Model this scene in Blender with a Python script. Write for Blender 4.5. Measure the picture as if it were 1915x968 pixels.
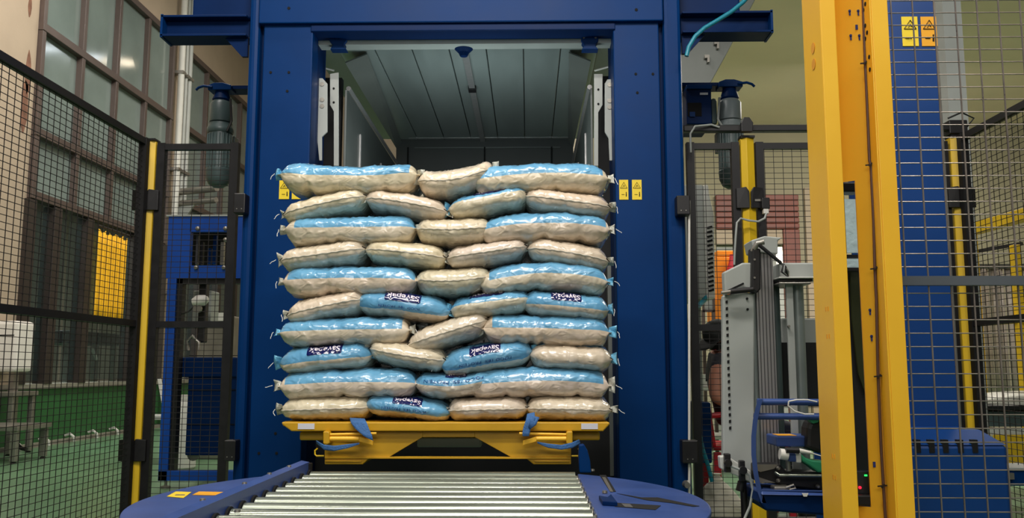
import bpy, bmesh, math, random
from mathutils import Vector, Matrix, noise
random.seed(7)
for o in list(bpy.data.objects): bpy.data.objects.remove(o)
S = bpy.context.scene
COL = S.collection
PI = math.pi
# ------------------------------------------------------------------ camera
F = 1650.0; CH = 0.95
TH = math.atan(206 / F); PS = math.atan(30.5 * math.cos(TH) / F)
cam = bpy.data.cameras.new('camera'); co = bpy.data.objects.new('camera', cam); COL.objects.link(co)
cam.sensor_width = 36; cam.lens = F / 1915 * 36; cam.clip_start = 0.05; cam.clip_end = 200
co.location = (0, 0, CH); co.rotation_euler = (PI / 2 + TH, 0, PS)
S.camera = co
# ------------------------------------------------------------------ world, lights, exposure
w = bpy.data.worlds.new('hall_ambient'); S.world = w; w.use_nodes = True
w.node_tree.nodes['Background'].inputs[0].default_value = (0.62, 0.68, 0.68, 1)
w.node_tree.nodes['Background'].inputs[1].default_value = 0.17
S.view_settings.view_transform = 'Standard'; S.view_settings.look = 'None'
S.view_settings.exposure = 0.0; S.view_settings.gamma = 1
def area(name, loc, target, sx, sy, e, col=(1, .95, .88)):
    l = bpy.data.lights.new(name, 'AREA'); l.shape = 'RECTANGLE'; l.size = sx; l.size_y = sy; l.energy = e; l.color = col
    o = bpy.data.objects.new(name, l); COL.objects.link(o); o.location = loc
    d = Vector(target) - Vector(loc); o.rotation_euler = d.to_track_quat('-Z', 'Y').to_euler()
    return o
area('ceiling_lamp_front', (-0.6, 0.9, 4.3), (-0.3, 3.3, 1.2), 2.4, 0.16, 84)
area('camera_side_fill_light', (-0.3, -2.6, 3.2), (-0.3, 3.2, 1.2), 3.2, 1.2, 56)  # added soft fill light from the camera side
area('ceiling_lamp_front_right', (1.9, -0.2, 4.4), (0.6, 3.2, 1.0), 1.6, 0.22, 60)
area('ceiling_lamp_over', (-.2, 2.0, 4.2), (-.3, 3.3, 1.0), .8, .08, 46)
area('tunnel_fill_light', (-.33, 4.75, 1.95), (-.33, 5.2, 2.7), 1.0, .3, 6.5, (.85, 1, 1))  # added unseen fill light that brightens the tunnel roof
area('ceiling_lamp_left_hall', (-3.6, 8.5, 7.0), (-4.5, 10.5, 0.0), 2.5, 1.2, 260, (1, .93, .84))
area('ceiling_lamp_left_front', (-2.6, 3.0, 7.0), (-6.1, 10.5, 2.5), 1.2, .5, 170, (1, .95, .9))
area('ceiling_lamp_right_hall', (4.2, 9.0, 4.3), (4.2, 10.0, 0.0), 2.5, 1.2, 280, (1, .93, .84))
area('ceiling_lamp_far_hall', (-2.0, 13.5, 7.6), (-2.0, 13.5, 0.0), 3, 1.5, 220, (1, .92, .82))

# ------------------------------------------------------------------ pixel -> world on the plane y = Y
_f = Vector((-math.sin(PS) * math.cos(TH), math.cos(PS) * math.cos(TH), math.sin(TH)))
_r = Vector((math.cos(PS), math.sin(PS), 0)); _u = _r.cross(_f)
def at(px, py, Y):
    d = _f * F + _r * (px - 957.5) + _u * (484 - py)
    return Vector((0, 0, CH)) + d * (Y / d.y)
def AX(px, Y, py=484): return at(px, py, Y).x
def AZ(py, Y, px=960): return at(px, py, Y).z

# ------------------------------------------------------------------ materials
def srgb(c):
    c = [x / 255 for x in c]
    return tuple(x / 12.92 if x <= .04045 else ((x + .055) / 1.055) ** 2.4 for x in c) + (1,)
MATS = {}
def mat(name, col, rough=.5, metal=0, var=.12, scale=6, bump=0, bscale=60, coat=0, emit=None, es=0, stretch=None, spec=.5, trans=0, alpha=1):
    if name in MATS: return MATS[name]
    m = bpy.data.materials.new(name); m.use_nodes = True; nt = m.node_tree; N = nt.nodes; L = nt.links
    b = N['Principled BSDF']; c = srgb(col)
    tc = N.new('ShaderNodeTexCoord'); vec = tc.outputs['Object']
    if stretch:
        mp = N.new('ShaderNodeMapping'); mp.inputs['Scale'].default_value = stretch; L.new(vec, mp.inputs[0]); vec = mp.outputs[0]
    if var:
        n = N.new('ShaderNodeTexNoise'); n.inputs['Scale'].default_value = scale; n.inputs['Detail'].default_value = 6
        L.new(vec, n.inputs['Vector'])
        r = N.new('ShaderNodeValToRGB'); e = r.color_ramp.elements
        e[0].position = .3; e[1].position = .7
        e[0].color = tuple(x * (1 - var) for x in c[:3]) + (1,); e[1].color = tuple(min(1, x * (1 + var)) for x in c[:3]) + (1,)
        L.new(n.outputs[0], r.inputs[0]); L.new(r.outputs[0], b.inputs['Base Color'])
        mr = N.new('ShaderNodeMapRange'); mr.inputs[3].default_value = max(.02, rough - .08); mr.inputs[4].default_value = rough + .08
        L.new(n.outputs[0], mr.inputs[0]); L.new(mr.outputs[0], b.inputs['Roughness'])
    else:
        b.inputs['Base Color'].default_value = c; b.inputs['Roughness'].default_value = rough
    b.inputs['Metallic'].default_value = metal; b.inputs['Specular IOR Level'].default_value = spec
    b.inputs['Coat Weight'].default_value = coat; b.inputs['Coat Roughness'].default_value = .08
    b.inputs['Transmission Weight'].default_value = trans; b.inputs['Alpha'].default_value = alpha
    if emit: b.inputs['Emission Color'].default_value = srgb(emit); b.inputs['Emission Strength'].default_value = es
    if bump:
        n2 = N.new('ShaderNodeTexNoise'); n2.inputs['Scale'].default_value = bscale; n2.inputs['Detail'].default_value = 4
        L.new(vec, n2.inputs['Vector'])
        bp = N.new('ShaderNodeBump'); bp.inputs['Strength'].default_value = bump; bp.inputs['Distance'].default_value = .01
        L.new(n2.outputs[0], bp.inputs['Height']); L.new(bp.outputs[0], b.inputs['Normal'])
    MATS[name] = m
    return m
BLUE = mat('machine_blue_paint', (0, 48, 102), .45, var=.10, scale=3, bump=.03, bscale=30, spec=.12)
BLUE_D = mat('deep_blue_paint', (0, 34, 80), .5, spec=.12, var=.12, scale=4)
BLUE_S = mat('stand_blue_paint', (4, 72, 168), .4, var=.1, scale=3)
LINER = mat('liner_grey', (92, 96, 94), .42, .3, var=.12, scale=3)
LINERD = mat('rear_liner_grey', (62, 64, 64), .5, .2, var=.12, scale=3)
BLUE_L = mat('turntable_blue_paint', (48, 74, 134), .42, var=.16, scale=7, bump=.05, bscale=20)
BLUE_M = mat('mast_blue_paint', (4, 58, 124), .4, var=.08, scale=3)
YEL = mat('yellow_paint', (255, 192, 48), .36, var=.06, scale=5, bump=.03, bscale=25)
YEL_C = mat('carriage_yellow_paint', (204, 156, 26), .42, var=.1, scale=8, bump=.04)
YEL_P = mat('post_yellow_paint', (232, 190, 34), .4, var=.08, scale=4)
BLK = mat('black_powder_coat', (22, 20, 22), .45, var=.2, scale=20)
BLK_W = mat('black_wire', (38, 34, 34), .4, var=.2, scale=20)
WIRE = mat('bright_fence_wire', (150, 138, 130), .3, .6, var=.2, scale=20)
GREY_R = mat('grey_rail_paint', (88, 92, 98), .4, var=.1)
DARK = mat('dark_void_steel', (14, 15, 18), .7, var=.3)  # near-black steel, also used to stand in for unlit space
HOLE = mat('hole_black', (6, 6, 8), .9, var=0)
GALV = mat('galvanised_steel', (148, 158, 156), .36, .45, var=.14, scale=5, stretch=(1, .15, 1))
GREYP = mat('light_grey_paint', (168, 172, 168), .45, var=.06)
GREYD = mat('grey_steel_panel', (120, 124, 120), .42, .4, var=.12, scale=3)
WHITEP = mat('off_white_paint', (205, 205, 198), .45, var=.05)
ALU = mat('brushed_aluminium', (176, 174, 174), .34, .65, var=.08, scale=30, stretch=(1, 1, .05))
CHROME = mat('zinc_roller_steel', (150, 156, 142), .27, .75, var=.16, scale=9, stretch=(.25, 4, 4))
STEEL = mat('stainless_steel', (150, 146, 138), .35, .7, var=.15)
MOTOR = mat('motor_green_grey', (72, 88, 88), .4, var=.15, scale=8)
MOTORL = mat('motor_light_grey', (120, 130, 132), .4, var=.12, scale=8)
BROWN = mat('brown_window_frame', (80, 68, 63), .45, var=.12, scale=4)
BROWN_D = mat('dark_brown_frame', (48, 40, 36), .5, var=.15, scale=4)
DOORB = mat('brown_shutter_paint', (118, 66, 56), .55, var=.15, scale=4)
BEIGE = mat('beige_plaster', (168, 152, 132), .8, var=.07, scale=1.4, bump=.1, bscale=40)
OLIVE = mat('olive_plaster', (206, 196, 176), .85, var=.07, scale=.8, bump=.06, bscale=30)
GREENW = mat('green_plinth_paint', (40, 92, 48), .5, var=.12, scale=2.5, bump=.1, bscale=25)
GREENF = mat('green_epoxy_floor', (92, 126, 94), .3, var=.16, scale=1.3, bump=.04, bscale=12)
CONC = mat('sill_concrete', (128, 124, 112), .8, var=.15)
TEAL = mat('teal_air_hose', (24, 128, 150), .4, var=.05)
STRAP = mat('blue_webbing', (58, 104, 160), .75, var=.15, scale=40, bump=.3, bscale=200)
WHITE = mat('white_plastic', (226, 222, 214), .45, var=.04)
STICK = mat('white_sticker', (214, 214, 222), .5, var=.03)
LYEL = mat('label_yellow', (238, 206, 40), .5, var=.03)
LORG = mat('label_orange', (236, 166, 30), .5, var=.03)
RED = mat('red_plastic', (206, 30, 50), .4, var=.08)
GREENP = mat('green_plastic', (40, 132, 92), .4, var=.12)
CURT = mat('yellow_curtain_cloth', (236, 178, 18), .7, var=.1, scale=5, bump=.3, bscale=20)
ORANGE = mat('orange_machine_paint', (246, 140, 12), .45, var=.1)
SKIN = mat('skin', (206, 140, 116), .55, var=.08, scale=20)
SHIRT = mat('dark_shirt_cloth', (58, 58, 66), .85, var=.2, scale=30, bump=.3)
TROUS = mat('navy_trouser_cloth', (30, 34, 56), .85, var=.2, scale=30)
CAPM = mat('cap_cloth', (40, 42, 42), .8, var=.2, scale=30)
HAIR = mat('black_hair', (18, 16, 16), .6, var=.2)
WOODP = mat('grey_wood', (112, 96, 80), .7, var=.25, scale=6, stretch=(.2, 3, 3))
PINKC = mat('pale_pvc_curtain', (196, 186, 178), .3, var=.12, scale=3)
GREYFOAM = mat('white_sack_cloth', (206, 204, 190), .7, var=.1, bump=.3, bscale=40)
PALEB = mat('pale_blue_reflection', (214, 238, 246), .25, var=.12, scale=6, bump=.5, bscale=20)  # pale blue imitates a bright reflection
OLIVEF = mat('olive_glass_panel', (52, 56, 30), .25, var=.3, scale=3)
SEALW = mat('clear_seal_film', (196, 196, 184), .22, var=.1, scale=30, bump=.4, bscale=90)
THREAD = mat('white_thread', (228, 226, 220), .6, var=0)
NAVY = mat('navy_label_print', (14, 22, 84), .18, var=.05, coat=.5)
WTEXT = mat('white_label_print', (232, 224, 236), .25, var=0, coat=.3)
BTEXT = mat('dark_blue_print', (16, 60, 128), .3, var=0)
LEDR = mat('red_led', (255, 20, 40), .4, var=0, emit=(255, 20, 40), es=4)
LEDG = mat('green_led', (40, 255, 90), .4, var=0, emit=(40, 220, 90), es=2)
LAMP = mat('tube_lamp', (255, 255, 255), .4, var=0, emit=(235, 245, 255), es=9)
LAMPW = mat('warm_lamp', (255, 255, 255), .4, var=0, emit=(255, 236, 205), es=9)
def pane_mat(name, col, rough, tr):
    m = mat(name, col, rough, var=.22, scale=.9, spec=1.0)
    nt = m.node_tree; b = nt.nodes['Principled BSDF']; out = nt.nodes['Material Output']
    t = nt.nodes.new('ShaderNodeBsdfTransparent'); t.inputs[0].default_value = (.8, .86, .84, 1)
    mx = nt.nodes.new('ShaderNodeMixShader'); mx.inputs[0].default_value = tr
    nt.links.new(b.outputs[0], mx.inputs[1]); nt.links.new(t.outputs[0], mx.inputs[2]); nt.links.new(mx.outputs[0], out.inputs[0])
    return m
PANE = pane_mat('reflection_grey_glass', (118, 132, 128), .12, .08)  # grey base colour stands in for reflections in the upper panes
PANEC = pane_mat('clear_dark_glass', (60, 72, 74), .06, .72)

# ------------------------------------------------------------------ mesh builder
def orig(o):
    v = Vector((0, 0, 0))
    while o: v += o.location; o = o.parent
    return v
class MB:
    def __init__(s): s.v = []; s.f = []
    def add(s, vs, fs):
        n = len(s.v); s.v += [tuple(v) for v in vs]; s.f += [tuple(i + n for i in f) for f in fs]; return s
    def box(s, x0, x1, y0, y1, z0, z1):
        return s.add([(x, y, z) for x in (x0, x1) for y in (y0, y1) for z in (z0, z1)],
                     [(0, 1, 3, 2), (4, 6, 7, 5), (0, 4, 5, 1), (2, 3, 7, 6), (0, 2, 6, 4), (1, 5, 7, 3)])
    def pbox(s, px0, px1, py0, py1, Y, d):     # front face given by two corners seen on plane Y, depth d
        a = at(px0, (py0 + py1) / 2, Y); b = at(px1, (py0 + py1) / 2, Y); pm = (px0 + px1) / 2
        return s.box(a.x, b.x, Y, Y + d, at(pm, py1, Y).z, at(pm, py0, Y).z)
    def prism(s, pts, d):                      # list of 3D points, extruded by vector d
        n = len(pts); d = Vector(d); p = [Vector(q) for q in pts]
        return s.add(p + [q + d for q in p], [tuple(range(n))[::-1], tuple(range(n, 2 * n))] + [(i, (i + 1) % n, n + (i + 1) % n, n + i) for i in range(n)])
    def pprism(s, pix, Y, d): return s.prism([at(x, y, Y) for x, y in pix], (0, d, 0))
    def bar(s, p, q, w, h=None):
        p = Vector(p); q = Vector(q); h = h or w; t = (q - p).normalized()
        up = Vector((0, 0, 1)) if abs(t.z) < .95 else Vector((0, 1, 0))
        a = t.cross(up).normalized() * w / 2; b = a.cross(t).normalized() * h / 2
        vs = [c + i * a + j * b for c in (p, q) for i, j in ((-1, -1), (1, -1), (1, 1), (-1, 1))]
        return s.add(vs, [(0, 3, 2, 1), (4, 5, 6, 7), (0, 1, 5, 4), (1, 2, 6, 5), (2, 3, 7, 6), (3, 0, 4, 7)])
    def tube(s, pts, r, n=10, r2=None):
        pts = [Vector(p) for p in pts]; k = len(pts); vs = []; prev = None
        for i, p in enumerate(pts):
            t = (pts[min(i + 1, k - 1)] - pts[max(i - 1, 0)]).normalized()
            if prev is None:
                a = t.cross(Vector((0, 0, 1)) if abs(t.z) < .9 else Vector((1, 0, 0))).normalized()
            else: a = (prev - t * prev.dot(t)).normalized()
            prev = a; b = t.cross(a); rr = r if r2 is None else r + (r2 - r) * i / max(1, k - 1)
            vs += [p + (a * math.cos(2 * PI * j / n) + b * math.sin(2 * PI * j / n)) * rr for j in range(n)]
        fs = [(i * n + j, i * n + (j + 1) % n, (i + 1) * n + (j + 1) % n, (i + 1) * n + j) for i in range(k - 1) for j in range(n)]
        fs += [tuple(range(n))[::-1], tuple(range((k - 1) * n, k * n))]
        return s.add(vs, fs)
    def lathe(s, prof, c, ax=(0, 0, 1), n=24):  # prof = [(r, h)...]
        c = Vector(c); ax = Vector(ax).normalized()
        a = ax.cross(Vector((0, 0, 1)) if abs(ax.z) < .9 else Vector((1, 0, 0))).normalized(); b = ax.cross(a)
        vs = [c + ax * h + (a * math.cos(2 * PI * j / n) + b * math.sin(2 * PI * j / n)) * max(r, 1e-4) for r, h in prof for j in range(n)]
        k = len(prof)
        fs = [(i * n + j, i * n + (j + 1) % n, (i + 1) * n + (j + 1) % n, (i + 1) * n + j) for i in range(k - 1) for j in range(n)]
        fs += [tuple(range(n))[::-1], tuple(range((k - 1) * n, k * n))]
        return s.add(vs, fs)
    def grid(s, fn, nu, nv, wrapv=False):
        vs = [fn(i / nu, j / nv) for i in range(nu + 1) for j in range(nv + (0 if wrapv else 1))]
        m = nv if wrapv else nv + 1
        fs = [(i * m + j, i * m + (j + 1) % m, (i + 1) * m + (j + 1) % m, (i + 1) * m + j) for i in range(nu) for j in range(nv)]
        return s.add(vs, fs)
    def build(s, name, m, parent=None, bevel=0, smooth=False, solid=0, fix=True):
        me = bpy.data.meshes.new(name)
        if parent is not None: o0 = orig(parent)
        else:
            xs = [v[0] for v in s.v]; ys = [v[1] for v in s.v]; zs = [v[2] for v in s.v]
            o0 = Vector(((min(xs) + max(xs)) / 2, (min(ys) + max(ys)) / 2, min(zs)))
        me.from_pydata([tuple(Vector(v) - o0) for v in s.v], [], s.f)
        if fix:
            bm = bmesh.new(); bm.from_mesh(me); bmesh.ops.recalc_face_normals(bm, faces=bm.faces); bm.to_mesh(me); bm.free()
        me.materials.append(m)
        o = bpy.data.objects.new(name, me); COL.objects.link(o)
        if parent is not None: o.parent = parent
        else: o.location = o0
        if smooth:
            for p in me.polygons: p.use_smooth = True
            try: me.set_sharp_from_angle(angle=math.radians(42))
            except Exception: pass
        if solid:
            md = o.modifiers.new('solid', 'SOLIDIFY'); md.thickness = solid; md.offset = 0
        if bevel:
            md = o.modifiers.new('bevel', 'BEVEL'); md.width = bevel; md.segments = 2; md.limit_method = 'ANGLE'; md.angle_limit = math.radians(50)
        return o
def tag(o, label, cat, group=None):
    o['label'] = label; o['category'] = cat
    if group: o['group'] = group
    return o
def thing(name, label, cat, loc, group=None):
    o = bpy.data.objects.new(name, None); COL.objects.link(o); o.location = loc; o.empty_display_size = .05
    return tag(o, label, cat, group)
def struct(o): o['kind'] = 'structure'; return o
def sroot(name, loc):
    o = bpy.data.objects.new(name, None); COL.objects.link(o); o.location = loc; o.empty_display_size = .05
    return struct(o)
def arc(c, r, a0, a1, n, z=None):
    return [(c[0] + r * math.cos(a0 + (a1 - a0) * i / n), c[1] + r * math.sin(a0 + (a1 - a0) * i / n)) for i in range(n + 1)]

# ================================================================== SETTING
XW = -6.1
struct(MB().box(-14, 12, -4, 22, -.1, 0).build('floor', GREENF))
# left wall: plinth, beige wall, openings filled with glazing
yg0, yg1 = 10.45, 14.5      # first glazed bay
yh0, yh1 = 15.05, 20.0      # second glazed bay
ZS, Z1, Z2, Z3, ZT = .77, 3.07, 3.86, 5.20, 6.57
wl = sroot('wall_left', (XW, 10, 0))
MB().box(XW - .25, XW, -4, 22, 0, ZS - .06).build('plinth', GREENW, wl)
MB().box(XW - .27, XW + .05, -4, 22, ZS - .06, ZS).build('sill', CONC, wl)
m = MB()
m.box(XW - .25, XW, -4, yg0, ZS, 9); m.box(XW - .25, XW, yg0, 22, ZT, 9); m.box(XW - .25, XW, yg1, yh0, ZS, ZT); m.box(XW - .25, XW, yh1, 22, ZS, ZT)
wp = m.build('plaster', BEIGE, wl)
def stain_mat():
    mm = mat('rust_stain', (120, 84, 66), .9, var=.4, scale=9)
    return mm
for (y, z, a, b_) in ((10.30, 4.55, .05, .22), (10.27, 4.12, .06, .26), (10.24, 5.35, .03, .10)):
    r_ = random.Random(int(z * 10))
    MB().prism([(XW + .002, y + a * math.cos(t) * (1 + .4 * r_.random()), z + b_ * math.sin(t) * (1 + .4 * r_.random())) for t in [2 * PI * i / 14 for i in range(14)]], (.003, 0, 0)).build('rust_stain', stain_mat(), wl)
# kerb moulding with hoops at the floor
struct(MB().box(XW, XW + .06, -4, 22, 0, .05).build('baseboard_left', CONC))
struct(MB().box(-14, 3.0, 20.5, 20.7, 0, 9).build('wall_back', BEIGE))
def window(n, y0, y1, ys, lowdark):
    r = sroot('window_%d' % n, (XW, (y0 + y1) / 2, ZS))
    zs = [ZS, Z1, Z2, Z3, ZT]
    for y in ys:
        MB().box(XW - .08, XW + .06, y - .04, y + .04, Z1, ZT).build('mullion', BROWN, r, .004)
        if lowdark and n == 2: MB().box(XW - .1, XW + .08, y - .10, y + .10, ZS, Z1 - .06).build('door_post', BROWN_D, r, .004)
    for y in ((yg0 + .05, 11.1, 11.95, 13.4, yg1 - .05) if n == 1 else ()): MB().box(XW - .1, XW + .06, y - .09, y + .09, ZS, Z1 - .06).build('door_post', BROWN_D, r, .004)
    for z in zs[1:]:
        MB().box(XW - .09, XW + .07, y0, y1, z - .05, z + .05).build('transom', BROWN, r, .004)
    for i in range(len(ys) - 1):
        for k in range(4):
            off = random.uniform(-.012, .012)
            a = ys[i] + .04; b = ys[i + 1] - .04; x0 = XW - .02
            MB().prism([(x0 + off, a, zs[k] + .04), (x0 - off, b, zs[k] + .04), (x0 - off * .5, b, zs[k + 1] - .04), (x0 + off * .5, a, zs[k + 1] - .04)], (-.008, 0, 0)).build('pane', PANE if k > 0 else PANEC, r)
    return r
window(1, yg0, yg1, [yg0 + .05 + i * (yg1 - yg0 - .1) / 4 for i in range(5)], True)
window(2, yh0, yh1, [yh0 + .05 + i * (yh1 - yh0 - .1) / 5 for i in range(6)], True)
# room behind the glazing
struct(MB().box(-13.6, -13.4, 4, 21, 0, 7).build('wall_workshop', GREYD))
struct(MB().box(-13.4, XW - .3, 4, 21, 6.9, 7).build('ceiling', GREYP))
for i, (x, y, z) in enumerate([(-8, 11, 5.6), (-8, 13.4, 5.4), (-10, 12, 5.2), (-8.2, 9.6, 4.0)]):
    t = thing('tube_lamp', ['white tube lamp behind upper left window', 'white tube lamp further back behind the tall windows', 'white tube lamp in the far row inside the workshop', 'low white tube lamp behind the leftmost window'][i], 'lamp', (x, y, z), 'tube lamps in the workshop behind the glass')
    MB().box(x - .05, x + .05, y - .6, y + .6, z, z + .05).build('housing', WHITEP, t)
    MB().tube([(x, y - .58, z - .03), (x, y + .58, z - .03)], .03, 8).build('tube', LAMP, t)
area('workshop_lamp', (-8.5, 12, 5), (-8, 12, 1), 2, 3, 420, (.9, 1, .98))
for i, (x, y, z, l) in enumerate([(-2.2, 17.4, 7.5, .5), (-3.0, 17.9, 7.5, .25)]):
    t = thing('hall_tube_lamp', ['bright hall tube lamp behind the portal, mirrored in the first upper window pane', 'second hall tube lamp behind the portal, mirrored in the next upper pane'][i], 'lamp', (x, y, z), 'hall lamps mirrored in the window panes')
    MB().box(x - l, x + l, y - .06, y + .06, z + .05, z + .1).build('housing', WHITEP, t); MB().tube([(x - l, y, z), (x + l, y, z)], .05, 8).build('tube', LAMP, t)
t = thing('high_bay_lamp', 'round warm high bay lamp behind the portal, mirrored in the third upper pane', 'lamp', (-3.7, 17.4, 7.2))
MB().lathe([(.25, 0), (.2, .15), (.08, .25)], (-3.7, 17.4, 7.25), n=24).build('reflector', STEEL, t, smooth=True); MB().lathe([(.2, 0), (.2, .02)], (-3.7, 17.4, 7.22), n=24).build('lens', LAMPW, t)
struct(MB().box(XW, 3.0, 11.0, 20.5, 8.9, 9.0).build('ceiling_hall', GREYP))
for t in [o for o in COL.objects if o.name.startswith(('hall_tube_lamp', 'high_bay_lamp'))]:
    L0 = t.location; MB().box(L0.x - .01, L0.x + .01, L0.y - .01, L0.y + .01, L0.z + .1, 8.9).build('suspension_rod', STEEL, t)
# workshop machines seen dimly through the lower glass
t = thing('orange_cabinet', 'orange and white machine cabinet seen through the leftmost lower glass', 'cabinet', (-7.6, 11.4, 0))
MB().box(-8.0, -7.1, 11.0, 11.9, .2, 2.2).build('body', WHITEP, t, .02); MB().box(-7.1, -7.06, 11.1, 11.8, 1.5, 2.1).build('door_panel', ORANGE, t, .01)
MB().box(-7.1, -7.06, 11.1, 11.8, .4, 1.4).build('lower_panel', GREYD, t, .01)
t = thing('pipe_machine', 'grey pipe frame machine behind the second lower glass', 'machine', (-8.9, 13, 0))
for dy in (-.5, .5): MB().tube([(-8.6, 13 + dy, 0), (-8.6, 13 + dy, 2.6)], .05).build('upright', GREYP, t)
MB().tube([(-8.6, 12.5, 2.6), (-8.6, 13.5, 2.3)], .05).build('top_pipe', WHITEP, t); MB().box(-9.2, -8.5, 12.6, 13.4, 0, 1.3).build('hopper', MOTORL, t, .03)
# yellow curtain
t = thing('yellow_curtain', 'yellow strip curtain hanging in the glazed bay beside the yellow fence post', 'curtain', (XW - .02, 13, 1.6))
ya, yb = 12.08, 12.98
MB().grid(lambda u, v: (XW + .10 + .02 * math.sin(u * 42) * (1 - .3 * v), ya + (yb - ya) * u, 2.90 - v * (1.25 + .04 * math.sin(u * 30)) - .05 * abs(math.sin(u * 16)) * (v < .02)), 70, 6).build('cloth', CURT, t, smooth=True, solid=.004)
MB().tube([(XW + .10, ya - .03, 2.94), (XW + .10, yb + .03, 2.94)], .018).build('rod', BROWN_D, t)
# vertical pipes and brackets between the window bays
for i, (y, r_, mm) in enumerate(((14.62, .055, WHITEP), (14.82, .035, GREYP), (14.98, .045, GREYP))):
    t = thing('wall_pipe', ['thick white pipe running up the pier between the windows', 'thin grey middle pipe on the pier between the windows', 'grey pipe beside the second window bay'][i], 'pipe', (XW + .12, y, 0), 'pipes on the pier between the window bays')
    MB().tube([(XW + .12, y, 0.02), (XW + .12, y, 8.8)], r_, 12).build('pipe', mm, t, smooth=True)
    for z in (2.2, 4.3, 6.0): MB().box(XW + .001, XW + .18, y - r_ - .02, y + r_ + .02, z, z + .05).build('clip', STEEL, t)
# wall mounted horizontal duct beyond the left fence panel
t = thing('wall_duct', 'grey horizontal tube bracket jutting from the pier below the pipes', 'duct', (-5.5, 14.6, 3.2))
MB().tube([(XW + .15, 14.7, 3.95), (-5.2, 14.4, 3.95)], .06, 12).build('upper_tube', STEEL, t, smooth=True)
MB().tube([(XW + .15, 14.7, 3.75), (-5.2, 14.4, 3.75)], .05, 12).build('lower_tube', STEEL, t, smooth=True)
MB().prism([(XW + .15, 14.7, 3.3), (-5.6, 14.55, 3.75), (XW + .15, 14.7, 3.75)], (0, .05, 0)).build('gusset', GREYP, t)

# right hand far wall with shutter doorway, soffit, pilasters
YB = 13.0
x0d, x1d = AX(1338, YB, 420), AX(1492, YB, 420); zd = AZ(458, YB, 1400)
wr = sroot('wall_rear_right', (4, YB, 0)); 
m = MB(); m.box(.9, x0d, YB, YB + .2, 0, 9); m.box(x1d, 11, YB, YB + .2, 0, 9); m.box(x0d, x1d, YB, YB + .2, zd, 9)
m.build('plaster', mat('olive_wall_paint', (152, 146, 122), .85, var=.07, scale=.8), wr)
MB().box(.7, .9, YB, 20.5, 0, 9).build('return', OLIVE, wr)
MB().box(x1d + .1, x1d + .35, YB - .06, YB, 0, AZ(352, YB, 1500)).build('door_surround', BEIGE, wr, .01)
struct(MB().box(.9, 11, 5.4, YB, AZ(232, YB, 1400) , AZ(232, YB, 1400) + .2).build('ceiling_soffit', mat('soffit_plaster', (240, 220, 196), .85, var=.06, scale=.8)))
struct(MB().box(9.6, 9.8, -4, YB, 0, 9).build('wall_right', OLIVE))
d = sroot('door_1', (x0d, YB, 0))
for i in range(6):
    za = AZ(430, YB, 1400) + (AZ(366, YB, 1400) - AZ(430, YB, 1400)) * i / 6; zb = AZ(430, YB, 1400) + (AZ(366, YB, 1400) - AZ(430, YB, 1400)) * (i + 1) / 6
    MB().box(x0d, x1d, YB - .09, YB - .02, za + .006, zb).build('shutter_slat', DOORB, d, .012)
MB().box(AX(1463, YB, 460), x1d, YB - .08, YB + .02, 0, AZ(430, YB, 1480)).build('door_leaf', DOORB, d, .01)
MB().box(x0d, AX(1463, YB, 460), YB - .05, YB + .1, zd, AZ(430, YB, 1400)).build('lintel', BEIGE, d, .01)
struct(MB().box(.9, 8, 17.5, 17.7, 0, 4).build('wall_next_room', WHITEP))
area('next_room_lamp', (4, 15, 3.6), (4, 15, 0), 2, 1.5, 160, (1, .96, .9))
tag(MB().pbox(1455, 1466, 462, 492, 13.8, .1).build('lit_sign', LAMPW), 'small bright lit panel beyond the brown shutter doorway', 'lamp')
p0 = at(1768, 100, 5.2); p1 = at(1803, 100, 5.2)
struct(MB().box(p0.x, p1.x, 5.2, 5.34, 0, 4.5).build('trim_1', GREYP))

# orange machine seen behind louvred cabinet
t = thing('orange_machine', 'bright orange machine cabinet with open front beyond the fence', 'machine', at(1375, 700, 9.5))
Yo = 9.5
MB().pbox(1341, 1396, 468, 480, Yo, .5).build('top_beam', ORANGE, t, .01)
MB().pbox(1341, 1366, 480, 560, Yo, .45).build('side_panel', ORANGE, t, .01)
MB().pbox(1366, 1396, 480, 560, Yo + .3, .1).build('back_plate', WHITEP, t, .01)
MB().pbox(1336, 1348, 560, 600, Yo, .4).build('foot', ORANGE, t, .01)
MB().lathe([(.03, 0), (.07, .02), (.08, .2), (.04, .32), (.03, .4)], at(1372, 545, Yo - .05)).build('nozzle', RED, t, smooth=True)
g = at(1360, 530, Yo); MB().box(g.x - .1, g.x + .1, Yo + .05, Yo + .4, 0, AZ(560, Yo, 1360)).build('stand', GREYP, t)
# wooden framed box below it
t = thing('framed_chart', 'brown framed board leaning beyond the fence under the louvred cabinet', 'frame', at(1323, 582, 9.0))
for a in ((1314, 1317, 535, 582), (1333, 1337, 535, 582), (1314, 1337, 579, 583)): MB().pbox(*a, 9.0, .04).build('moulding', BROWN, t)
MB().pbox(1317, 1333, 535, 579, 9.02, .02).build('panel', GREYP, t)
for px in (1315, 1334): q = at(px, 580, 9.02); MB().box(q.x - .015, q.x + .015, 9.0, 9.04, 0, q.z).build('leg', BROWN, t)
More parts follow.
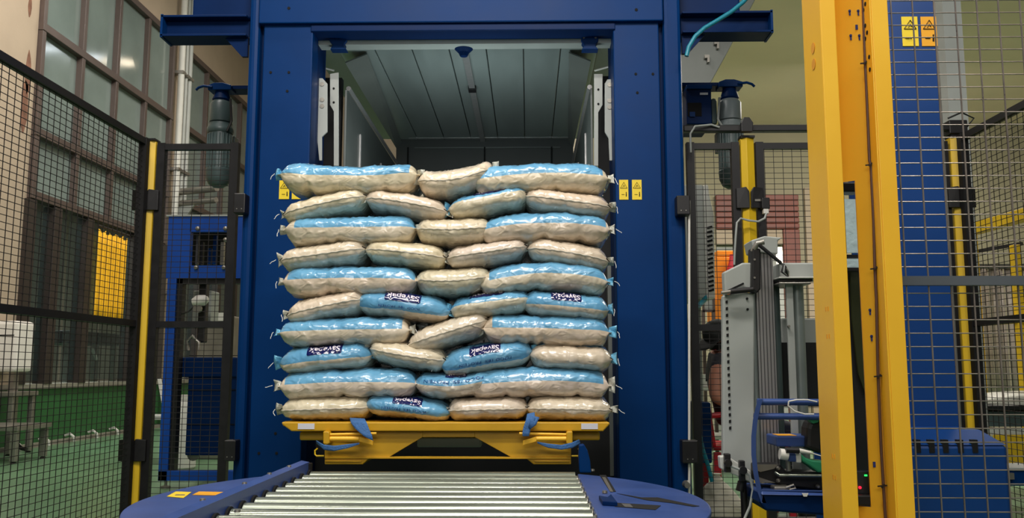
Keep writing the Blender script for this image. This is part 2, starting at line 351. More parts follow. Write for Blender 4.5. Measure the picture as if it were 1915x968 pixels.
# louvred white cabinet (fan-coil like)
t = thing('louvred_cabinet', 'tall white cabinet with angled louvres beside the right blue column', 'cabinet', (AX(1318, 7, 450), 7.2, AZ(560, 7)))
a = at(1298, 450, 7); b = at(1318, 450, 7); c = at(1337, 450, 7)
z0, z1 = AZ(558, 7, 1318), AZ(345, 7, 1318)
MB().box(a.x - .1, b.x, 7.0, 7.6, z0, z1).build('side_panel', GREYP, t, .01)
MB().prism([(b.x, 7, z0), (c.x - .01, 7, z0), (c.x, 7, z1 - .25), (c.x - .03, 7, z1 - .1), (b.x + .04, 7, z1), (b.x, 7, z1)], (0, .6, 0)).build('front_housing', WHITEP, t, .01)
for i in range(15):
    z = z0 + .06 + i * .036
    MB().bar((b.x + .02, 6.995, z), (c.x - .02, 6.995, z + .012), .008, .016).build('louvre', HOLE, t)
MB().tube([at(1320, 545, 7.05), at(1318, 560, 7.0), at(1306, 572, 6.9), at(1296, 576, 6.8)], .02, 8).build('hose', TEAL, t, smooth=True)
# support post under cabinet
MB().box(a.x, a.x + .08, 7.2, 7.3, 0, z0).build('stand', GREYP, t)

# far shelving clutter behind the person
t = thing('parts_shelf', 'pale shelf stacked with cartons behind the seated person', 'shelf', (AX(1330, 8.4, 700), 8.6, 0))
xa, xb = AX(1296, 8.4, 700), AX(1500, 8.4, 700)
for z in (.3, .75, 1.2): MB().box(xa, xb, 8.4, 8.9, z, z + .03).build('shelf_board', WHITEP, t)
for x in (xa + .02, xb - .02): MB().box(x - .02, x + .02, 8.42, 8.46, 0, 1.5).build('upright', STEEL, t)
for i in range(5):
    x = xa + .05 + i * .19
    tag(MB().box(x, x + .16, 8.45, 8.75, .782, .782 + .12 + .05 * (i % 3)).build('carton', [WHITEP, BEIGE, GREYP][i % 3], None, .006), ['white', 'beige', 'pale grey', 'second white', 'second beige'][i] + ' carton on the shelf behind the seated person', 'box', 'cartons on the shelf')

# ================================================================== FENCES
YF = 4.74; XFL = -2.09; XFR = 2.33; ZF = 2.2; ZM = 1.19
def fpanel(label, p, q, z0, z1, zm, wm=BLK_W, fm=BLK, wire=.0026, rail=.042, shine=None, sx=.05, sz=.03):
    p = Vector((p[0], p[1], 0)); q = Vector((q[0], q[1], 0)); L = (q - p).length; t_ = (q - p).normalized()
    r = thing('mesh_fence', label, 'fence', (p + q) / 2 + Vector((0, 0, z0)), 'mesh panels of the machine guard fence')
    for c in (p, q):
        c = c + t_ * (rail / 2 if c == p else -rail / 2)
        MB().bar(c + Vector((0, 0, z0)), c + Vector((0, 0, z1)), rail, rail).build('stile', fm, r)
    for z in (z0 + rail / 2, z1 - rail / 2) + ((zm,) if zm else ()):
        MB().bar(p + t_ * rail + Vector((0, 0, z)), q - t_ * rail + Vector((0, 0, z)), rail * .8, rail * .8).build('rail', fm, r)
    m = MB(); n = int(L / sx)
    for i in range(1, n + 1):
        c = p + t_ * (i * sx)
        if i * sx < L - .02: m.bar(c + Vector((0, 0, z0 + .01)), c + Vector((0, 0, z1 - .01)), wire)
    k = int((z1 - z0) / sz)
    off = t_.cross(Vector((0, 0, 1))) * wire
    for i in range(1, k + 1):
        z = z0 + i * sz
        if z < z1 - .02: (m.bar(p + t_ * .01 + off + Vector((0, 0, z)), q - t_ * .01 + off + Vector((0, 0, z)), wire) if wm is not WIRE else m.tube([p + t_ * .01 - off + Vector((0, 0, z)), q - t_ * .01 - off + Vector((0, 0, z))], wire / 2, 8))
    o = m.build('wire_mesh', wm, r, fix=False, smooth=wm is WIRE); o['kind'] = 'stuff'
    return r
def fpost(label, x, y, bracketside, w=.072):
    r = thing('fence_post', label, 'post', (x, y, 0), 'yellow posts of the guard fence')
    h = w / 2
    MB().prism([(x - h, y - h * .5, 0), (x - h * .2, y - h, 0), (x + h, y - h * .5, 0), (x + h, y + h, 0), (x - h, y + h, 0)], (0, 0, ZF)).build('shaft', YEL_P, r, .002)
    MB().box(x - h - .002, x + h + .002, y - h - .002, y + h + .002, ZF, ZF + .012).build('cap', BLK, r)
    MB().box(x - .09, x + .09, y - .06, y + .06, 0, .008).build('base_plate', YEL_P, r)
    for z in (1.81, .47):
        for s_ in (-1, 1):
            MB().prism([(x + s_ * .004, y - h - .012, z), (x + s_ * .072, y - h - .004, z), (x + s_ * .072, y - h - .004, z + .11), (x + s_ * .02, y - h - .012, z + .115), (x + s_ * .004, y - h - .012, z + .09)], (0, .02, 0)).build('clamp', BLK, r, .002)
    for z in (1.10, 1.04):
        MB().lathe([(.004, 0), (.004, .004)], (x + .006, y - h - .003, z), (0, 1, 0), 8).build('slot', HOLE, r)
    return r
fpanel('long black mesh panel running back along the left edge of the guard', (XFL, 2.35), (XFL, YF - .06), .15, ZF, ZM)
fpost('yellow fence post at the left corner of the guard', XFL, YF, 1)
xl = AX(440, YF, 484)
fpanel('black mesh panel between left yellow post and blue column', (XFL + .045, YF), (xl, YF), .15, ZF - .01, ZM)
xr0 = AX(1288, YF, 484); xp = AX(1403, YF, 484)
fpanel('narrow black mesh panel between right blue column and slim yellow post', (xr0, YF), (xp - .045, YF), .15, ZF - .02, ZM - .02)
fpost('slim yellow fence post behind the grey film carriage', xp, YF, 1)
fpanel('black mesh panel between slim yellow post and the blue mast', (xp + .045, YF), (XFR - .05, YF), .15, ZF - .02, ZM)
fpost('yellow fence post at the right corner, seen past the blue mast', XFR, YF, 1)
fpanel('black mesh panel running forward along the right side of the guard', (XFR, YF - .06), (XFR, 2.6), .15, ZF, ZM)
# near bright panel
YN = 2.0
xa = AX(1688, YN, 484)
fpanel('near mesh panel with bright wires fixed beside big yellow column', (xa - .045, YN), (1.75, YN), .10, 2.6, AZ(525, YN, 1800), WIRE, GREY_R, .0028, .026)
# black cable rail on the right panels
t = thing('cable_rail', 'black horizontal cable rail above the right mesh panels', 'rail', (xp, YF - .05, AZ(243, YF, 1400)))
z = AZ(243, YF, 1400)
MB().bar((AX(1276, YF, 243), YF - .02, z), (XFR + .03, YF - .02, z), .05, .034).build('beam', BLK, t, .004)
c = at(1397, 238, YF - .08)
MB().prism([(c.x - .03, c.y, z - .03), (c.x + .03, c.y, z - .03), (c.x + .035, c.y, z + .02), (c.x + .015, c.y, z + .05), (c.x - .015, c.y, z + .05), (c.x - .03, c.y, z + .02)], (0, .03, 0)).build('joint_clamp', BLK, t, .003)
MB().tube([at(1292, 285, YF - .08), at(1291, 250, YF - .08), at(1300, 236, YF - .08), at(1330, 233, YF - .06), at(1345, 238, YF - .05)], .006, 8).build('cable', GREYP, t, smooth=True)
# corner sensor on right post
t = thing('corner_sensor', 'black sensor with looped cable on top of the right corner post', 'sensor', (XFR, YF, ZF + .0125))
MB().box(XFR - .05, XFR + .05, YF - .05, YF + .03, ZF + .0125, ZF + .09).build('housing', BLK, t, .006)
MB().tube([(XFR + .05, YF - .03, ZF + .05), (XFR + .09, YF - .04, ZF + .1), (XFR + .02, YF - .05, ZF + .13), (XFR - .05, YF - .04, ZF + .1)], .005, 8).build('cable', BLK, t, smooth=True)
# limit switch with pale cable on slim post
t = thing('door_switch', 'black interlock switch with pale curved cable beside the slim yellow post', 'switch', at(1432, 396, YF - .08))
MB().pbox(1425, 1440, 369, 390, YF - .08, .04).build('body', BLK, t, .004)
MB().pbox(1428, 1438, 390, 399, YF - .08, .03).build('gland', WHITE, t, .003)
MB().pbox(1412, 1425, 372, 376, YF - .05, .02).build('bracket', STEEL, t)
pts = [(1433, 399), (1430, 408), (1418, 414), (1400, 412), (1385, 408), (1378, 416), (1376, 440), (1374, 470), (1373, 495)]
MB().tube([at(x, y, YF - .09) for x, y in pts], .006, 8).build('cable', GREYP, t, smooth=True)

# ================================================================== PALLETISER
YC = 4.4
ZC = 3.2
xL0, xL1, xL2 = AX(450, YC, 484), AX(478, YC, 484), AX(573, YC, 484)
xR2, xR1, xR0 = AX(1153, YC, 484), AX(1241, YC, 484), AX(1284, YC, 484)
pal = thing('palletiser', 'large blue portal frame with grey lined tunnel behind the stacked bags', 'machine', (-.33, YC, 0))
for side, (a0, a1, a2) in (('l', (xL0, xL1, xL2)), ('r', (xR0, xR1, xR2))):
    s_ = 1 if side == 'l' else -1
    lo, hi = sorted((a1, a2)); c_ = MB().box(lo, hi, YC, YC + .12, 0, ZC).build('column', BLUE, pal, .006)
    # recessed web and rounded outer tube
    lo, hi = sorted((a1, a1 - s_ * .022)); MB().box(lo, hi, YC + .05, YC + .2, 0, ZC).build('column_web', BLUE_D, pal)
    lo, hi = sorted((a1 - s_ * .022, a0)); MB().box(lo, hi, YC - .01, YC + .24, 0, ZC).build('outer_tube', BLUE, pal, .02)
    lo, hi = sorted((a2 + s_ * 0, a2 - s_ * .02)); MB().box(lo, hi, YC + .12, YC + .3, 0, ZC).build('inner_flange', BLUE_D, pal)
# header beam
zb0 = AZ(45, YC, 870); zb1 = AZ(58, YC, 870)
MB().box(xL1 - .02, xR1 + .02, YC - .03, YC + .10, zb0, zb0 + .42).build('header_beam', BLUE, pal, .006)
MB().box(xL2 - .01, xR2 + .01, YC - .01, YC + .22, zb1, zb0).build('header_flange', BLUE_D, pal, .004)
for (px, py) in ((1190, 18), (540, 15)):
    MB().lathe([(.008, 0), (.008, .004)], at(px, py, YC - .033), (0, 1, 0), 10).build('bolt_hole', HOLE, pal)
for (px, py) in ((1189, 138), (1221, 138), (1192, 173), (506, 135), (540, 135), (537, 170), (515, 810), (484, 847), (517, 847)):
    MB().lathe([(.007, 0), (.007, .004)], at(px, py, YC - .003), (0, 1, 0), 10).build('bolt_hole', HOLE, pal)
# projecting I beams
for s_, (pa, pb) in ((-1, (297, 458)), (1, (1448, 1278))):
    xa_, xb_ = AX(pa, YC, 40), AX(pb, YC, 40); lo, hi = sorted((xa_, xb_))
    zt, zb = AZ(20, YC, 960), AZ(60, YC, 960)
    MB().box(lo, hi, YC + .02, YC + .16, zt - .012, zt).box(lo, hi, YC + .02, YC + .16, zb, zb + .012).box(lo, hi, YC + .08, YC + .092, zb + .012, zt - .012).build('side_beam', BLUE_D, pal, .002)
    e0, e1 = sorted((xa_, xa_ - s_ * .012)); MB().box(e0, e1, YC + .02, YC + .16, zb - .004, zt + .004).build('end_plate', BLUE, pal)
    # gusset under beam
    q = xb_
    MB().prism([(q, YC + .06, zb), (q + s_ * .12, YC + .06, zb), (q + s_ * .03, YC + .06, zb - .10), (q, YC + .06, zb - .10)], (0, .02, 0)).build('gusset', BLUE_D, pal)
    MB().box(*sorted((q - s_ * .02, q + s_ * .32)), YC + .1, YC + .3, zt + .01, zt + .4).build('upper_box', BLUE_D, pal, .01)
# tunnel
xi0, xi1 = -1.01, .348; ztop = 2.70; ye = 6.6
n = 7
for i in range(n):
    a = xi0 - .04 + (xi1 - xi0 + .08) * i / n; b = xi0 - .04 + (xi1 - xi0 + .08) * (i + 1) / n
    MB().box(a + .003, b - .003, YC + .14, ye, ztop, ztop + .03).build('roof_panel', GALV, pal, .003)
MB().box(xi0 - .2, xi1 + .2, YC + .1, ye + .1, ztop + .032, ztop + .05).build('roof_backing', GREYD, pal)
MB().box(xi0 - .2, xi1 + .2, YC + .12, YC + .2, ztop - .03, ztop - .002).build('front_lip', GREYP, pal)
xc = AX(870, YC + .3, 80)
MB().box(xc - .018, xc + .018, YC + .2, ye, ztop - .02, ztop - .002).build('centre_profile', ALU, pal)
MB().box(xc - .024, xc + .024, 5.3, 5.36, ztop - .03, ztop - .003).build('profile_clip', BLK, pal)
MB().lathe([(.05, 0), (.03, -.02), (.02, -.04)], (xc, YC + .2, ztop - .03)).build('centre_mount', BLUE_D, pal)
for xx, s_ in ((xi0, -1), (xi1, 1)):
    MB().prism([(xx - s_ * .12, YC + .3, ztop - .01), (xx, YC + .3, ztop - .06), (xx, ye, ztop - .06), (xx - s_ * .04, ye, ztop - .01)], (0, 0, -.008)).build('corner_rail', GREYD, pal)
    MB().box(*sorted((xx, xx + s_ * .012)), YC + .36, ye, .7, 2.5).build('side_liner', LINER, pal, .002)
    for yy in (5.15, 5.9): MB().box(*sorted((xx - s_ * .008, xx)), yy, yy + .03, .7, 2.35).build('liner_rib', ALU, pal)
    MB().tube([(xx, YC + .4, 2.52), (xx, ye, 2.52)], .014, 8).build('liner_edge', ALU, pal, smooth=True)
    # perforated upright brackets at the mouth
    pl = [(592, 146), (603, 146), (612, 156), (612, 246), (602, 256), (602, 300), (597, 300), (592, 250)] if s_ < 0 else \
         [(1150, 148), (1136, 148), (1131, 156), (1131, 246), (1138, 258), (1140, 300), (1146, 300), (1150, 258)]
    bk = MB().pprism(pl, 4.56, .012).build('guide_plate', GREYP, pal, .002)
    for (hx, hy) in (((602, 157), (602, 186), (602, 198)) if s_ < 0 else ((1140, 158), (1140, 188), (1140, 200))):
        MB().lathe([(.012, 0), (.012, .003)], at(hx, hy, 4.556), (0, 1, 0), 10).build('bolt', STEEL, bk)
    pl = [(617, 138), (633, 135), (633, 310), (624, 310), (624, 208), (617, 196)] if s_ < 0 else [(1111, 138), (1127, 138), (1127, 196), (1119, 210), (1119, 310), (1111, 310)]
    bk = MB().pprism(pl, 4.66, .012).build('guide_upright', GREYP, pal, .002)
    for (hx, hy) in (((624, 165), (624, 191)) if s_ < 0 else ((1119, 167), (1119, 194))):
        MB().lathe([(.006, 0), (.006, .003)], at(hx, hy, 4.656), (0, 1, 0), 8).build('rivet', HOLE, bk)
    # blue hanger
    px = 632 if s_ < 0 else 1103
    hg = MB().pprism([(px - 16, 58), (px + 16, 58), (px + 16, 76), (px + 11, 82), (px + 11, 86), (px + 16, 92), (px - 15, 92), (px - 10, 84), (px - 16, 76)], 4.5, .06).build('hanger', BLUE, pal, .003)
    for dx in (-11, 11): MB().lathe([(.006, 0), (.006, .003)], at(px + dx, 70, 4.497), (0, 1, 0), 8).build('bolt', STEEL, hg)
    q = at(px - s_ * 6, 70, 4.6)
    MB().tube([at(px + s_ * 12, 62, 4.6), at(px + s_ * 22, 78, 4.6), at(px + s_ * 14, 88, 4.62)], .004, 6).build('hanger_cable', BLK, pal)
    # added dark sheet standing in for the unlit space behind column
    MB().box(*sorted((xx + s_ * .05, xx + s_ * .45)), YC + .45, YC + .5, 0, 2.6).build('gap_shade_sheet', DARK, pal)
    MB().tube([at(588 if s_ < 0 else 1148, 122, 4.75), at(625 if s_ < 0 else 1112, 132, 4.8)], .006, 6).build('air_line', WHITE, pal)
zz = AZ(240, ye - .1, 895)
cb = MB().box(xi0, xi1, ye - .12, ye - .06, zz - .022, zz + .022).build('cross_bar', BLUE, pal, .003)
MB().box(xi0 + .1, xi1 - .02, ye - .05, ye - .02, zz - .06, zz - .035).build('lower_rail', ALU, pal)
MB().box(xc - .04, xc + .02, ye - .2, ye - .121, zz - .05, zz + .16).build('bar_clamp', BLK, pal, .004)
m_ = MB().box(xi0, xi1, ye, ye + .02, .6, zz - .05)
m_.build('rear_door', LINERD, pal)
for px in (762, 1030, 905): MB().box(AX(px, ye, 270), AX(px, ye, 270) + .012, ye - .012, ye, .7, zz - .12).build('door_seam', HOLE, pal)
MB().box(xi0 + .14, xi1 - .1, ye - .01, ye, zz - .13, zz - .12).build('door_trim', LINER, pal)
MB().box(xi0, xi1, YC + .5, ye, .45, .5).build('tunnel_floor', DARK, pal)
MB().box(xL2 - .02, xR2 + .02, YC + .31, YC + .33, 0, .66).build('undercarriage_shade', DARK, pal)  # added dark sheet, stands in for the darkness under the carriage
MB().box(AX(1142, 4.6, 700), AX(1158, 4.6, 700), 4.7, 4.75, .4, 1.5).build('inner_guard', GREYD, pal)
# black clamps on columns
for (a_, b_, c_, d_) in ((436, 458, 361, 398), (418, 440, 823, 862), (1266, 1291, 365, 401), (1276, 1306, 823, 866)):
    k = MB().pbox(a_, b_, c_, d_, YC - .09, .075).build('fence_clamp', BLK, pal, .005)
    pm = at((a_ + b_) / 2, d_ - 8, YC - .092)
    for dx in (-.012, .012): MB().lathe([(.003, 0), (.003, .003)], (pm.x + dx, pm.y, pm.z), (0, 1, 0), 8).build('screw', STEEL, k)
# beacon bracket, small bolts on right column foot
MB().lathe([(.02, 0), (.014, .02), (.014, .04)], at(1283, 905, YC - .05), (0, -1, 0), 10).build('foot_bolt', STEEL, pal, smooth=True)
MB().tube([at(1289, y, YC - .06) for y in (375, 500, 700, 960)], .006, 8).build('white_line', WHITE, pal)  # thin white tube drawn as a narrow vertical line beside the column
MB().tube([at(x, y, YC - .12) for x, y in ((1284, 105), (1288, 88), (1300, 68), (1318, 52), (1342, 38), (1368, 22), (1390, 4), (1410, -18))], .011, 10).build('air_hose', TEAL, pal, smooth=True)

def warn_label(name_parent, px0, px1, py0, py1, Y, m, kind, label=None):
    r = MB().pbox(px0, px1, py0, py1, Y, .002).build('warning_label', m, name_parent)
    w_ = px1 - px0; h_ = py1 - py0; Yt = Y - .001
    cx = (px0 + px1) / 2
    A, B, C = (cx, py0 + .12 * h_), (cx + .38 * w_, py0 + .42 * h_), (cx - .38 * w_, py0 + .42 * h_)
    mm = MB(); th = (at(px0 + .06 * w_, py0, Y) - at(px0, py0, Y)).length
    for p, q in ((A, B), (B, C), (C, A)): mm.bar(at(*p, Yt), at(*q, Yt), th, th * .4)
    # figure inside the triangle
    mm.bar(at(cx - .12 * w_, py0 + .37 * h_, Yt), at(cx + .05 * w_, py0 + .25 * h_, Yt), th * 1.3, th * .4)
    mm.bar(at(cx - .02 * w_, py0 + .26 * h_, Yt), at(cx + .14 * w_, py0 + .36 * h_, Yt), th * 1.1, th * .4)
    if kind == 'person':
        mm.bar(at(px0 + .26 * w_, py0 + .74 * h_, Yt), at(px0 + .58 * w_, py0 + .74 * h_, Yt), th, th * .4)
        mm.lathe([(th * .9, 0), (th * .9, th * .3)], at(px0 + .78 * w_, py0 + .63 * h_, Yt), (0, 1, 0), 10)
        mm.bar(at(px0 + .78 * w_, py0 + .67 * h_, Yt), at(px0 + .78 * w_, py0 + .84 * h_, Yt), th * 1.6, th * .4)
    else:
        mm.bar(at(px0 + .18 * w_, py0 + .72 * h_, Yt), at(px0 + .48 * w_, py0 + .72 * h_, Yt), th * 3, th * .4)
        mm.bar(at(px0 + .48 * w_, py0 + .70 * h_, Yt), at(px0 + .60 * w_, py0 + .76 * h_, Yt), th, th * .4)
        mm.bar(at(px0 + .7 * w_, py0 + .68 * h_, Yt), at(px0 + .74 * w_, py0 + .72 * h_, Yt), th, th * .4)
        mm.bar(at(px0 + .72 * w_, py0 + .78 * h_, Yt), at(px0 + .78 * w_, py0 + .8 * h_, Yt), th, th * .4)
    mm.build('pictogram', HOLE, r)
    # dividing line
    return r
warn_label(pal, 1158, 1175, 336, 373, YC - .003, LYEL, 'person')
warn_label(pal, 1182, 1200, 336, 373, YC - .003, LYEL, 'person')
warn_label(pal, 522, 541, 337, 372, YC - .003, LYEL, 'person')
warn_label(pal, 546, 563, 337, 372, YC - .003, LYEL, 'person')

# gear motors on both sides
def gearmotor(label, pxc, Y, body, s_, py):
    yt, y1, y2, y3, y4, y5 = py
    c = at(pxc, y3, Y); x = c.x
    t = thing('gear_motor', label, 'motor', (x, Y, AZ(y5, Y, pxc)), 'gear motors beside the portal columns')
    Z = lambda q: AZ(q, Y, pxc)
    MB().lathe([(.05, Z(y2)), (.066, Z(y2) + .01), (.066, Z(y1) - .02), (.05, Z(y1))], (x, Y, 0), n=28).build('gearbox', body, t, smooth=True)
    MB().lathe([(.072, Z(y3)), (.078, Z(y3) + .01), (.078, Z(y2) - .03), (.07, Z(y2) - .015), (.07, Z(y2))], (x, Y, 0), n=28).build('motor_flange', body, t, smooth=True)
    MB().lathe([(.03, Z(y5)), (.055, Z(y5) + .015), (.072, Z(y5) + .05), (.076, Z(y4)), (.072, Z(y4) + .004), (.068, Z(y3))], (x, Y, 0), n=28).build('motor_body', MOTOR, t, smooth=True)
    m = MB()
    for k in range(20):
        a = 2 * PI * k / 20; m.bar((x + .070 * math.cos(a), Y + .070 * math.sin(a), Z(y4) + .01), (x + .070 * math.cos(a), Y + .070 * math.sin(a), Z(y3) - .01), .006, .01)
    m.build('cooling_fins', MOTOR, t)
    tb = MB().box(x - s_ * .03 - .04, x - s_ * .03 + .04, Y + .05, Y + .12, Z(y3) - .12, Z(y3)).build('terminal_box', MOTOR, t, .004)
    MB().lathe([(.05, Z(y1)), (.055, Z(y1) + .01), (.04, Z(yt) - .02), (.035, Z(yt))], (x, Y, 0), n=20).build('coupling', BLUE_D, t, smooth=True)
    MB().prism([(x - .07, Y - .05, Z(yt) - .015), (x + .07, Y - .05, Z(yt) - .015), (x + .07, Y - .05, Z(yt) + .015), (x + .02, Y - .05, Z(yt) + .03), (x - .03, Y - .05, Z(yt) + .03), (x - .07, Y - .05, Z(yt) + .015)], (0, .1, 0)).build('top_bracket', BLUE, t, .004)
    pts = [(x + s_ * .04, Y - .055, Z(yt) + .0), (x + s_ * .09, Y - .06, Z(yt) + .005), (x + s_ * .12, Y - .06, Z(yt) - .005), (x + s_ * .135, Y - .06, Z(yt) - .02)]
    MB().tube(pts, .008, 8).build('release_lever', BLUE, t, smooth=True)
    # mounting arm to the column
    xe = (xL0 if s_ < 0 else xR0)
    MB().box(*sorted((x, xe)), Y - .02, Y + .1, Z(yt) + .0, Z(yt) + .02).build('mounting_arm', BLUE_D, t)
    MB().tube([(x - s_ * .06, Y - .06, Z(y3)), (x - s_ * .085, Y - .06, Z(y2)), (x - s_ * .07, Y - .05, Z(y1))], .007, 8).build('motor_cable', BLK if s_ < 0 else GREYP, t, smooth=True)
gearmotor('dark green-grey gear motor on the left column above the fence', 412, 5.1, MOTOR, -1, (168, 190, 232, 250, 318, 350))
gearmotor('light grey gear motor on the right column above the fence', 1366, 5.1, MOTORL, 1, (162, 187, 228, 242, 320, 352))
t = thing('drive_housing', 'blue drive housing box between right column and gear motor', 'housing', (AX(1308, 5, 200), 5.1, AZ(228, 5, 1308)))
MB().pbox(1284, 1331, 166, 232, 5.02, .3).build('box', BLUE_D, t, .006); MB().pbox(1284, 1332, 158, 166, 5.0, .34).build('lid', BLUE, t, .004)
MB().pbox(1286, 1312, 192, 217, 5.016, .006).build('cut_out', HOLE, t); MB().pbox(1309, 1324, 173, 177, 5.014, .004).build('nameplate', STICK, t)
MB().pbox(1290, 1300, 209, 218, 5.01, .006).build('inner_plate', BLUE, t)
MB().pbox(1330, 1342, 182, 232, 5.05, .2).build('belt_guard', MOTOR, t, .02)

# inclined conveyor above right
t = thing('inclined_conveyor', 'dark grey inclined conveyor climbing away above the right side beam', 'conveyor', at(1290, 205, 6.5))
cs = MB().pprism([(1240, 120), (1240, 260), (1275, 235), (1318, 175), (1362, 95), (1425, -25), (1355, -25)], 6.5, .05).build('side_plate', GREYD, t, .004)
MB().pprism([(1240, 90), (1240, 120), (1355, -25), (1330, -25)], 6.45, .6).build('belt', BLK, t)
for (x_, y_) in ((1322, 108), (1340, 82)):
    MB().pprism([(x_ - 4, y_ - 6), (x_ + 5, y_ - 6), (x_ + 5, y_ + 8), (x_ + 1, y_ + 8), (x_ + 1, y_), (x_ - 4, y_)], 6.46, .03).build('side_bracket', STEEL, t)
MB().tube([at(1301, 18, 6.3), at(1314, -10, 6.3)], .02, 8).build('pale_strut', WHITEP, t)

# blue lift unit behind left panel
YU = 7.2
t = thing('blue_control_stand', 'blue steel stand with square window behind the left mesh panel', 'machine', (AX(370, YU, 600), YU, 0))
for a in ((313, 356, 403, 520), (356, 470, 403, 433), (356, 470, 496, 520), (430, 470, 433, 496)): MB().pbox(*a, YU, .05).build('face_plate', BLUE_S, t)
MB().pbox(311, 470, 401, 404, YU - .01, .6).build('top_edge', GREYP, t)
for a, b in ((313, 323),):
    q0 = at(311, 520, YU); q1 = at(303, 905, YU)
    xg = AX(309, YU, 700); MB().box(xg - .02, xg + .055, YU, YU + .08, .06, AZ(520, YU, 315)).build('front_post', BLUE_S, t, .004)
    MB().box(xg + .056, xg + .10, YU + .02, YU + .1, .06, AZ(520, YU, 315)).build('rail_bar', BLK, t)
MB().box(xg - .02, xg + .9, YU, YU + .08, .06, .14).build('base_beam', BLUE_S, t, .004)
for dx in (0, .8): MB().lathe([(.04, 0), (.04, .015), (.012, .02), (.012, .06)], (xg + dx + .03, YU + .04, 0), n=12).build('levelling_foot', STEEL, t, smooth=True)
MB().pbox(357, 430, 433, 496, YU + .5, .02).build('inner_dark_plate', DARK, t)
for k, px in enumerate((366, 375, 388, 398, 412)): MB().pbox(px, px + (4 if k < 2 else 6), 440 + 12 * (k % 3), 494, YU + .2, .04).build('guide_rod', [STEEL, BLK, BLUE, BLUE, STEEL][k], t)
for (px, py) in ((370, 427), (422, 427), (367, 500), (419, 500), (422, 448)): MB().lathe([(.02, 0), (.016, .015), (.004, .02)], at(px, py, YU - .002), (0, -1, 0), 10).build('bolt', STEEL, t, smooth=True)
MB().pbox(320, 470, 520, 530, YU + .02, .1).build('cross_rail', BLK, t)
MB().pbox(370, 384, 525, 640, YU + .12, .08).build('slide_column', BLK, t, .01)
MB().lathe([(.03, -.06), (.05, -.02), (.045, .04), (.02, .07)], at(374, 562, YU + .05), (1, 0, .2), 14).build('valve', WHITE, t, smooth=True)
MB().lathe([(.035, -.01), (.035, .02)], at(370, 577, YU + .04), (0, -1, 0), 14).build('gauge', STEEL, t, smooth=True)
MB().tube([at(x, y, YU + .03) for x, y in ((366, 570), (352, 583), (335, 588), (318, 586))], .006, 6).build('cable', BLK, t, smooth=True)
MB().tube([at(352, 655, YU + .1), at(350, 638, YU + .1), at(360, 628, YU + .1), at(372, 640, YU + .1), at(371, 655, YU + .1)], .014, 8).build('steel_elbow', STEEL, t, smooth=True)
xq0, xq1 = AX(338, YU, 780), AX(404, YU, 780)
MB().box(xq0, xq1 + .12, YU + .12, YU + .5, .25, AZ(672, YU, 370)).build('pump_cabinet', BLUE_D, t, .01)
MB().box(xq0 - .06, xq1 + .12, YU + .10, YU + .5, AZ(705, YU, 370), AZ(672, YU, 370) + .02).build('cabinet_top', BLUE_D, t, .01)
for k in range(3): MB().box(xq0, xq1 + .12, YU + .112, YU + .12, .5 + k * .28, .505 + k * .28).build('cabinet_seam', HOLE, t)
MB().lathe([(.05, 0), (.05, .03)], (xq0 + .05, YU + .2, .25), (0, -1, 0), 16).build('caster', STEEL, t, smooth=True)
MB().box(AX(330, YU), AX(366, YU), YU + .4, YU + .6, AZ(600, YU, 340), AZ(535, YU, 340)).build('grey_door', GREYP, t, .01)
MB().box(AX(330, YU) , xq0 + .5, YU + .3, YU + .32, .06, .1).build('rear_base', BLK, t)
# machinery beyond it (pale)
t = thing('pale_machine', 'pale grey workbench machine glimpsed through the blue stand', 'machine', (AX(400, 9.5, 640), 9.7, 0))
MB().box(AX(375, 9.5), AX(440, 9.5), 9.5, 10.1, .0, AZ(590, 9.5, 400)).build('body', STEEL, t, .02)
MB().box(AX(400, 9.5), AX(425, 9.5), 9.45, 9.5, AZ(600, 9.5, 400), AZ(585, 9.5, 400)).build('panel', WHITEP, t)
t = thing('white_stool', 'white slatted stool seen low through the mesh left of the blue stand', 'stool', (AX(298, 9.2, 760), 9.2, 0))
xs_ = AX(297, 9.2, 760)
MB().box(xs_ - .25, xs_ + .35, 9.0, 9.4, .44, .48).build('seat', GREYP, t, .005)
for dx in (-.2, .3):
    for dy in (9.05, 9.35): MB().bar((xs_ + dx, dy, 0), (xs_ + dx * .8, dy, .44), .035).build('leg', WHITEP, t)
MB().bar((xs_ + .0, 9.38, .48), (xs_ - .1, 9.42, .85), .03).build('back_post', WHITEP, t)
t = thing('white_drum', 'white plastic drum standing behind the blue stand post', 'drum', (AX(338, 8.6, 760), 8.6, 0))
xs_ = AX(340, 8.6, 760)
MB().lathe([(.13, 0), (.15, .02), (.15, .6), (.12, .66)], (xs_, 8.6, 0), n=20).build('barrel', WHITEP, t, smooth=True); MB().lathe([(.125, .66), (.125, .7)], (xs_, 8.6, 0), n=20).build('lid', WHITE, t, smooth=True)

# steel benches at left
def bench(label, x0, x1, y0, y1, z, n=2):
    t = thing('steel_bench', label, 'bench', ((x0 + x1) / 2, (y0 + y1) / 2, 0), 'steel steps by the glazed wall')
    MB().box(x0, x1, y0, y1, z - .05, z).build('bench_top', STEEL, t, .006)
    for x in (x0 + .04, x1 - .05):
        for y in (y0 + .05, y1 - .05):
            l = MB().box(x - .03, x + .03, y - .03, y + .03, .02, z - .051).build('leg', STEEL, t, .004)
            MB().lathe([(.03, 0), (.03, .012), (.012, .02)], (x, y, 0), n=10).build('foot', BLK, l)
    return t
p = at(93, 790, 9.6)
bench('low stainless steel step bench by the green plinth', XW + .2, p.x, 9.0, 9.65, p.z)
p = at(36, 732, 9.9)
bench('higher stainless steel bench at the left edge behind the low step', XW + .1, p.x, 9.8, 10.3, p.z)
t = thing('white_cabinet_box', 'rounded white equipment box on the bench at the left edge', 'box', (XW + .35, 10.0, p.z + .05))
